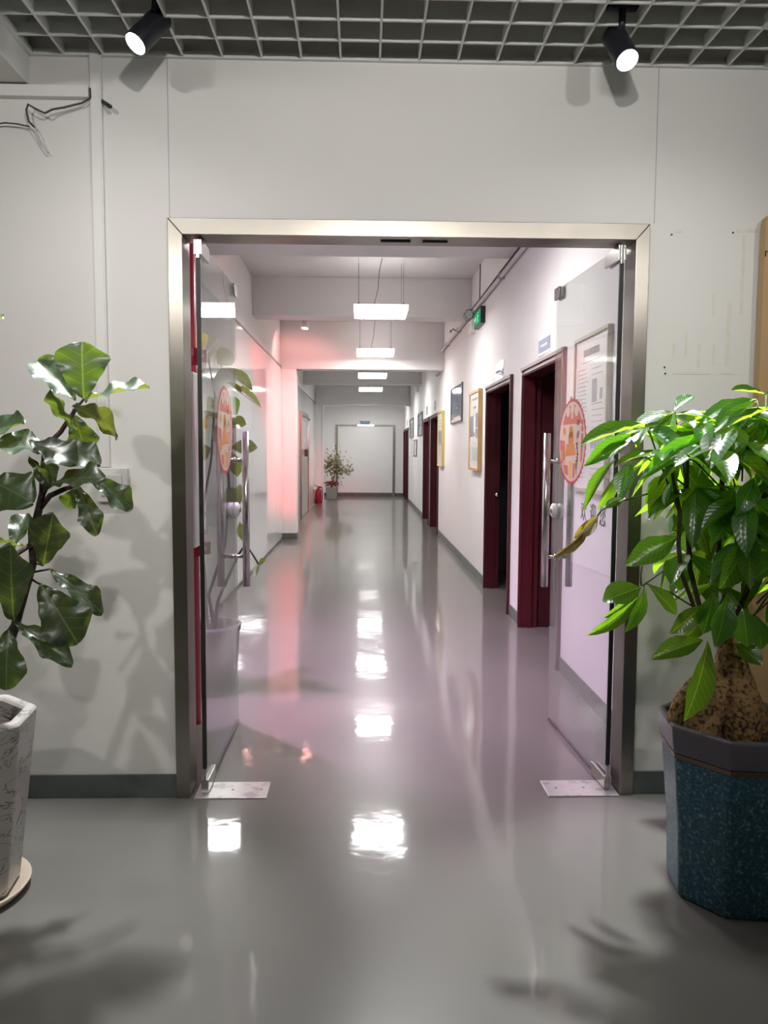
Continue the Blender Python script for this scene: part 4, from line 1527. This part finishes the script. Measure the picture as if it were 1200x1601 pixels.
# hollowed faces: lower corners pulled in on alternate edges
obj('pot_body', bm, 'blue_glaze', t, bevel=0.012)
bm = bmesh.new()
lathe(bm, [(0.2410, 0.474), (0.2435, 0.4895)], 8, MC, rot=rot)
obj('glaze_band', bm, 'ceramic_band', t)
bm = bmesh.new()
lathe(bm, [(0.240, 0.490), (0.245, 0.492), (0.254, 0.572), (0.250, 0.582), (0.232, 0.582), (0.226, 0.575), (0.22, 0.49)], 8, MC, rot=rot)
obj('rim', bm, 'ceramic_rim', t, bevel=0.005)
bm = bmesh.new()
lathe(bm, [(0.001, 0.525), (0.12, 0.53), (0.218, 0.52)], 16, MC)
obj('soil', bm, 'soil', t, True)

t = thing('money_tree', (MC[0], MC[1], 0.53), 'money tree with swollen trunk and fans of bright green leaves', 'plant')
m_ = lambda x, y, Y=2.44: at(x, y, Y)
def bulge(pts, rad, name, n=14):
    bm = bmesh.new()
    tube(bm, pts, rad, n)
    o = obj(name, bm, 'bark_tan', t, True)
    md = o.modifiers.new('sub', 'SUBSURF')
    md.levels = 1
    md.render_levels = 2
    return o


trunk_top = m_(1135, 1000, 2.46)
bulge([m_(1158, 1165, 2.42), m_(1156, 1145, 2.42), m_(1158, 1090, 2.43), m_(1145, 1040, 2.45), trunk_top, m_(1132, 985, 2.47)], [0.062, 0.066, 0.064, 0.048, 0.034, 0.02], 'trunk')
bulge([m_(1085, 1170, 2.40), m_(1095, 1140, 2.40), m_(1120, 1090, 2.44), m_(1132, 1040, 2.46), m_(1132, 1010, 2.47)], [0.058, 0.056, 0.05, 0.04, 0.02], 'trunk')
bulge([m_(1190, 1170, 2.50), m_(1180, 1130, 2.50), m_(1160, 1070, 2.49), m_(1142, 1020, 2.48)], [0.05, 0.05, 0.042, 0.02], 'trunk')
bulge([m_(1050, 1140, 2.43), m_(1058, 1105, 2.44), m_(1075, 1075, 2.46), m_(1110, 1040, 2.48)], [0.024, 0.025, 0.022, 0.014], 'trunk')
stems = [
    ([trunk_top, m_(1092, 945), m_(1078, 890), m_(1075, 830), m_(1072, 760), m_(1075, 700, 2.46)], 0.0085),
    ([trunk_top, m_(1085, 950, 2.42), m_(1064, 895, 2.41), m_(1060, 850, 2.40), m_(1062, 800, 2.38), m_(1050, 740, 2.36)], 0.007),
    ([trunk_top, m_(1125, 930, 2.5), m_(1122, 870, 2.5), m_(1126, 800, 2.5), m_(1130, 720, 2.5), m_(1135, 660, 2.5)], 0.0085),
    ([trunk_top, m_(1165, 930, 2.45), m_(1185, 860, 2.42), m_(1195, 760, 2.4), m_(1200, 660, 2.38)], 0.0085),
]
for pts, r in stems:
    tubeobj('stem', pts, [r * 1.3] + [r] * (len(pts) - 2) + [r * 0.6], 'stem_brown', t, 8)

mono = [  # base px, tip px, width px, base depth, tip depth, normal, variant
    (1012, 662, 908, 690, 30, 2.34, 2.22, (0.05, -0.5, 1), 0),
    (1002, 660, 926, 672, 16, 2.36, 2.30, (0, -0.3, 1), 1),
    (992, 678, 922, 717, 30, 2.36, 2.28, (0.2, -0.9, 0.6), 1),
    (985, 690, 938, 712, 16, 2.33, 2.27, (0, -0.6, 1), 0),
    (962, 718, 906, 776, 20, 2.36, 2.32, (-0.5, -0.7, 0.6), 2),
    (962, 742, 943, 796, 24, 2.36, 2.34, (0.6, -1, 0.2), 1),
    (985, 722, 967, 772, 32, 2.30, 2.24, (-0.35, -0.5, 0.9), 1),
    (978, 778, 946, 794, 18, 2.34, 2.32, (0, -0.7, 0.8), 0),
    (1053, 641, 1084, 616, 26, 2.42, 2.46, (-0.4, -0.6, 0.8), 0),
    (1054, 644, 990, 655, 30, 2.42, 2.38, (0.1, -0.3, 1), 1),
    (1056, 646, 1100, 650, 26, 2.42, 2.36, (0, -0.4, 1), 0),
    (1053, 646, 1030, 680, 28, 2.42, 2.30, (0, -0.2, 1), 1),
    (1196, 616, 1144, 607, 22, 2.40, 2.36, (0.1, -0.5, 0.9), 0),
    (1196, 618, 1235, 600, 24, 2.40, 2.44, (0.1, -0.5, 0.9), 0),
    (1182, 624, 1094, 644, 30, 2.42, 2.34, (0, -0.45, 1), 1),
    (1182, 628, 1120, 650, 32, 2.42, 2.28, (0, -0.35, 1), 1),
    (1118, 676, 1012, 726, 34, 2.34, 2.20, (0.15, -0.75, 0.8), 1),
    (1120, 672, 1032, 692, 28, 2.36, 2.30, (0, -0.2, 1), 1),
    (1142, 662, 1108, 708, 52, 2.34, 2.18, (0, 0.0, 1), 1),
    (1146, 664, 1150, 704, 40, 2.34, 2.20, (0.1, 0.0, 1), 1),
    (1203, 640, 1136, 662, 30, 2.36, 2.26, (0, -0.15, 1), 0),
    (1200, 660, 1150, 705, 34, 2.34, 2.26, (-0.3, -0.8, 0.6), 2),
    (1052, 728, 1024, 802, 48, 2.40, 2.36, (0.2, -1, 0.1), 1),
    (1060, 736, 1010, 782, 34, 2.46, 2.44, (-0.3, -1, 0.3), 1),
    (1060, 838, 986, 877, 42, 2.40, 2.34, (0, -0.9, 0.45), 1),
    (1002, 918, 943, 938, 44, 2.36, 2.30, (0.1, -0.8, 0.75), 0),
    (1008, 914, 990, 990, 30, 2.36, 2.30, (0.6, -1, 0.2), 1),
    (998, 932, 934, 1002, 24, 2.38, 2.36, (0.5, -0.9, 0.4), 2),
    (1012, 914, 1066, 960, 26, 2.37, 2.36, (-0.3, -0.8, 0.6), 1),
    (1000, 925, 946, 972, 14, 2.40, 2.42, (0.5, -0.6, 0.6), 2),
    (1100, 1000, 1028, 1020, 36, 2.34, 2.26, (0.1, -0.8, 0.7), 1),
    (1106, 1002, 1088, 1130, 50, 2.34, 2.26, (0.25, -1, 0.15), 1),
    (1148, 1006, 1192, 1034, 34, 2.38, 2.30, (-0.2, -0.8, 0.7), 1),
    (1100, 945, 1056, 988, 32, 2.38, 2.32, (0.4, -0.8, 0.5), 1),
    (1105, 960, 1075, 1000, 30, 2.42, 2.38, (0.4, -0.9, 0.3), 1),
    (1172, 836, 1140, 918, 52, 2.28, 2.20, (0.35, -1, 0.35), 1),
    (1135, 930, 1128, 1010, 44, 2.30, 2.24, (0.1, -1, 0.1), 1),
    (1115, 925, 1104, 990, 40, 2.36, 2.32, (-0.1, -1, 0.1), 1),
    (1160, 950, 1172, 1010, 48, 2.34, 2.30, (-0.1, -1, 0.1), 1),
    (1180, 960, 1196, 1020, 30, 2.40, 2.40, (-0.1, -1, 0.1), 1),
    (1060, 880, 1068, 925, 30, 2.44, 2.44, (0.1, -1, 0.0), 1),
    (1150, 760, 1128, 810, 40, 2.34, 2.30, (0.3, -1, 0.4), 1),
    (1100, 780, 1060, 830, 40, 2.40, 2.36, (0.3, -1, 0.2), 1),
    (1050, 752, 1038, 790, 14, 2.30, 2.28, (-0.8, -0.5, 0.6), 0),
    (1180, 745, 1160, 800, 36, 2.26, 2.20, (0.3, -0.8, 0.7), 1),
]
for (bx, by, tx, ty, w, yb, yt, nrm, k) in mono:
    put_leaf(t, MON[k], at(bx, by, yb), at(tx, ty, yt), w / F_PX * (yb + yt) / 2, nrm)
# drooping sprig with half-withered leaves
tubeobj('petiole', [m_(1072, 775, 2.42), m_(1020, 770, 2.40), m_(965, 785, 2.38), m_(940, 797, 2.37), m_(928, 815, 2.36)], 0.003, 'stem_green', t, 6)
put_leaf(t, BRN[0], at(936, 806, 2.36), at(898, 842, 2.34), 22 / 512, (0.5, -0.8, 0.5))
put_leaf(t, BRN[0], at(922, 825, 2.36), at(866, 873, 2.33), 14 / 512, (0.7, -0.6, 0.5))
# petioles to the hand-placed fans
bm = bmesh.new()
for pts in ([m_(1060, 800, 2.40), m_(1030, 720, 2.38), m_(1010, 662, 2.35)], [m_(1072, 760), m_(1064, 700, 2.43), m_(1054, 644, 2.42)],
            [m_(1130, 720, 2.5), m_(1125, 695, 2.4), m_(1120, 674, 2.35)], [m_(1135, 690, 2.5), m_(1142, 664, 2.34)],
            [m_(1195, 760, 2.4), m_(1190, 680, 2.4), m_(1183, 626, 2.42)], [m_(1197, 720, 2.4), m_(1198, 660, 2.38), m_(1197, 618, 2.40)],
            [m_(1064, 895, 2.41), m_(1040, 890, 2.39), m_(1004, 916, 2.36)], [m_(1085, 950, 2.42), m_(1045, 925, 2.40), m_(1008, 912, 2.37)],
            [m_(1060, 850, 2.4), m_(1058, 838, 2.40)], [m_(1072, 760, 2.42), m_(1010, 715, 2.38), m_(965, 720, 2.36)],
            [m_(1002, 916, 2.37), m_(1001, 900, 2.37), m_(1003, 885, 2.37)]):
    tube(bm, pts, 0.0028, 6)
pieces('petiole', bm, 'stem_green', t, True)
# the rest of the crown: palmate fans on petioles around the stems
rnd = random.Random(42)
fans = []
for k in range(36):
    for _ in range(80):
        c = Vector((rnd.uniform(0.98, 1.72), rnd.uniform(2.24, 2.80), rnd.uniform(0.90, 1.56)))
        px = (c.x - 1.32) / 0.36, (c.y - 2.5) / 0.30, (c.z - 1.28) / 0.32
        if sum(v * v for v in px) > 1.0:
            continue
        if all((c - f).length > 0.11 for f in fans):
            fans.append(c)
            break
axis = Vector((1.22, 2.46, 1.05))
TOPF = [at(1008, 668, 2.38), at(1052, 650, 2.46), at(1095, 664, 2.40), at(1130, 648, 2.50), at(1166, 640, 2.44), at(1192, 655, 2.36),
        at(1040, 706, 2.34), at(1162, 692, 2.30), at(1080, 690, 2.52), at(1118, 700, 2.28), at(1200, 640, 2.55)]
for c in fans + TOPF:
    out_d = Vector((c.x - axis.x, c.y - axis.y, 0.0))
    out_d = out_d.normalized() if out_d.length > 0.02 else Vector((0, -1, 0))
    base = Vector((axis.x + (c.x - axis.x) * 0.25, axis.y + (c.y - axis.y) * 0.25, c.z - 0.12))
    tubeobj('petiole', [base, (base + c) / 2 + Vector((0, 0, 0.03)), c], 0.0028, 'stem_green', t, 6)
    n = rnd.choice((5, 6, 6, 7))
    side = out_d.cross(Vector((0, 0, 1)))
    a0 = rnd.random() * 0.5
    for i in range(n):
        a = a0 + 2 * PI * i / n
        el = rnd.uniform(-0.75, -0.1) if c not in TOPF else rnd.uniform(-0.40, 0.10)
        d = (out_d * math.cos(a) + side * math.sin(a)) * math.cos(el) + Vector((0, 0, math.sin(el)))
        Lg = rnd.uniform(0.13, 0.21)
        nrm = Vector((0, 0, 1)) + out_d * 0.3 + Vector((rnd.uniform(-.2, .2), rnd.uniform(-.2, .2), 0))
        put_leaf(t, MON[rnd.choice((1, 1, 2))], c, c + d * Lg, Lg * rnd.uniform(0.34, 0.44), nrm)

# ---- plant behind the left glass leaf
PCX, PCY = -0.915, 4.62
t = thing('round_planter', (PCX, PCY, 0), 'dark grey round planter behind the left glass leaf', 'planter')
bm = bmesh.new()
lathe(bm, [(0.14, 0.0), (0.15, 0.005), (0.175, 0.37), (0.182, 0.375), (0.182, 0.41), (0.165, 0.41), (0.16, 0.36)], 36, (PCX, PCY), cap0=True)
obj('pot', bm, 'pot_grey', t, True)
bm = bmesh.new()
lathe(bm, [(0.001, 0.375), (0.162, 0.37)], 20, (PCX, PCY))
obj('soil', bm, 'soil', t)
t = thing('rubber_plant', (PCX, PCY, 0.375), 'tall thin-stemmed plant with oval leaves behind the left glass leaf', 'plant')
r_ = lambda x, y, Y=4.6: at(x, y, Y)
stems2 = [[(PCX - 0.02, PCY, 0.375), r_(320, 900), r_(312, 820), r_(330, 720), r_(336, 620), r_(322, 540)],
          [(PCX + 0.02, PCY + 0.02, 0.375), r_(326, 930), r_(352, 850), r_(358, 760), r_(352, 650), r_(345, 560)],
          [(PCX + 0.03, PCY - 0.03, 0.375), r_(340, 940), r_(372, 868), r_(384, 850), r_(404, 882)]]
for i, pts in enumerate(stems2):
    tubeobj('stem', pts, [0.012, 0.010, 0.008, 0.007, 0.006, 0.004][:len(pts)], 'bark_dark', t, 8)
rl = [(350, 575, 392, 600, 24), (352, 596, 408, 632, 16), (356, 660, 384, 662, 26), (360, 700, 402, 698, 28), (362, 706, 372, 745, 22),
      (366, 800, 374, 758, 18), (322, 560, 345, 535, 40), (320, 560, 300, 590, 30), (340, 570, 362, 548, 36), (330, 600, 356, 590, 40), (334, 640, 312, 660, 34),
      (345, 620, 370, 640, 34), (320, 545, 308, 520, 26), (330, 700, 305, 710, 30), (352, 660, 340, 690, 30), (316, 820, 306, 795, 26), (356, 760, 366, 790, 30),
      (384, 850, 372, 820, 14), (404, 882, 398, 900, 10), (404, 882, 414, 874, 10), (340, 600, 372, 575, 34), (324, 620, 350, 650, 36)]
rnd = random.Random(8)
for (bx, by, tx, ty, w) in rl:
    dy = rnd.uniform(-0.12, 0.12)
    put_leaf(t, rnd.choice(RUB), r_(bx, by), r_(tx, ty, 4.6 + dy), w / F_PX * 4.6, (rnd.uniform(-.4, .4), -0.8, rnd.uniform(0.2, 0.9)))

# ---- far plant and extinguisher
FPX, FPY = -0.93, 23.2
t = thing('far_planter', (FPX, FPY, 0), 'grey-green square planter beside the end-wall door', 'planter')
bm = bmesh.new()
lathe(bm, [(0.20, 0.0), (0.24, 0.34), (0.25, 0.36), (0.215, 0.36), (0.21, 0.31)], 4, (FPX, FPY), rot=PI / 4, cap0=True)
obj('pot', bm, 'pot_teal', t, bevel=0.01)
bm = bmesh.new()
lathe(bm, [(0.001, 0.325), (0.21, 0.32)], 4, (FPX, FPY), rot=PI / 4)
obj('soil', bm, 'soil', t)
t = thing('small_tree', (FPX, FPY, 0.32), 'small pale-leaved potted tree next to the end-wall door', 'plant')
Z = Vector((FPX, FPY, 0.32))
tubeobj('trunk', [Z, Z + V(0.03, 0, 0.25), Z + V(0.12, 0, 0.5), Z + V(0.1, 0, 0.8)], [0.022, 0.018, 0.014, 0.006], 'bark_tan', t, 8)
tubeobj('branch', [Z + V(0.10, 0, 0.45), Z + V(0.3, -0.05, 0.55), Z + V(0.5, -0.1, 0.55), Z + V(0.55, -0.1, 0.35)], [0.01, 0.008, 0.006, 0.003], 'bark_tan', t, 6)
tubeobj('branch', [Z + V(0.05, 0, 0.3), Z + V(-0.12, 0, 0.6), Z + V(-0.14, 0, 0.8)], [0.01, 0.008, 0.003], 'bark_tan', t, 6)
bm = bmesh.new()
rnd = random.Random(15)
def leaflet(bm, c, d, n, Lg, w):
    d = d.normalized()
    s = n.cross(d)
    s = s.normalized() * w if s.length > 1e-3 else d.orthogonal() * w
    v = [bm.verts.new(p) for p in (c, c + d * Lg * 0.5 + s, c + d * Lg, c + d * Lg * 0.5 - s)]
    bm.faces.new(v)


for k in range(520):
    w_ = rnd.random()
    if w_ < 0.7:
        c = Z + V(0.12 + rnd.gauss(0, 0.13), rnd.gauss(0, 0.12), 0.70 + rnd.gauss(0, 0.19))
    elif w_ < 0.88:
        c = Z + V(rnd.uniform(0.25, 0.6), -0.1 + rnd.gauss(0, 0.06), 0.53 + rnd.gauss(0, 0.08))
    else:
        c = Z + V(-0.14 + rnd.gauss(0, 0.08), rnd.gauss(0, 0.08), 0.7 + rnd.gauss(0, 0.1))
    leaflet(bm, c, V(rnd.uniform(-1, 1), rnd.uniform(-1, 1), rnd.uniform(-0.3, 1)), V(rnd.uniform(-1, 1), rnd.uniform(-1, 1), 1), rnd.uniform(0.08, 0.14), 0.026)
f = obj('foliage', bm, 'pale_leaf', t)
f['kind'] = 'stuff'
bm = bmesh.new()
for k in range(90):
    c = Z + V(rnd.gauss(0, 0.08), rnd.gauss(-0.05, 0.08), 0.05 + rnd.random() * 0.14)
    leaflet(bm, c, V(rnd.uniform(-1, 1), rnd.uniform(-1, 1), rnd.uniform(0, 1)), V(0, -1, 1), 0.09, 0.025)
f = obj('red_undergrowth', bm, 'red_leaf', t)
f['kind'] = 'stuff'

EX, EY = -1.225, 21.42
t = thing('fire_extinguisher', (EX, EY, 0), 'red fire extinguisher at the foot of the far pillar', 'extinguisher')
bm = bmesh.new()
lathe(bm, [(0.08, 0.0), (0.085, 0.01), (0.085, 0.33), (0.07, 0.38), (0.03, 0.41), (0.022, 0.43)], 20, (EX, EY), cap0=True, cap1=True)
obj('cylinder', bm, 'red_gloss', t, True)
bm = bmesh.new()
box(bm, EX - 0.02, EX + 0.02, EY - 0.02, EY + 0.02, 0.43, 0.46)
tube(bm, [(EX - 0.08, EY, 0.50), (EX - 0.02, EY, 0.46), (EX + 0.10, EY, 0.455)], 0.011, 8)
obj('valve_handle', bm, 'black_metal', t)
tubeobj('hose', [(EX + 0.02, EY, 0.445), (EX + 0.10, EY, 0.42), (EX + 0.115, EY, 0.30), (EX + 0.11, EY, 0.12)], 0.012, 'black_rubber', t, 8)

bpy.context.view_layer.update()
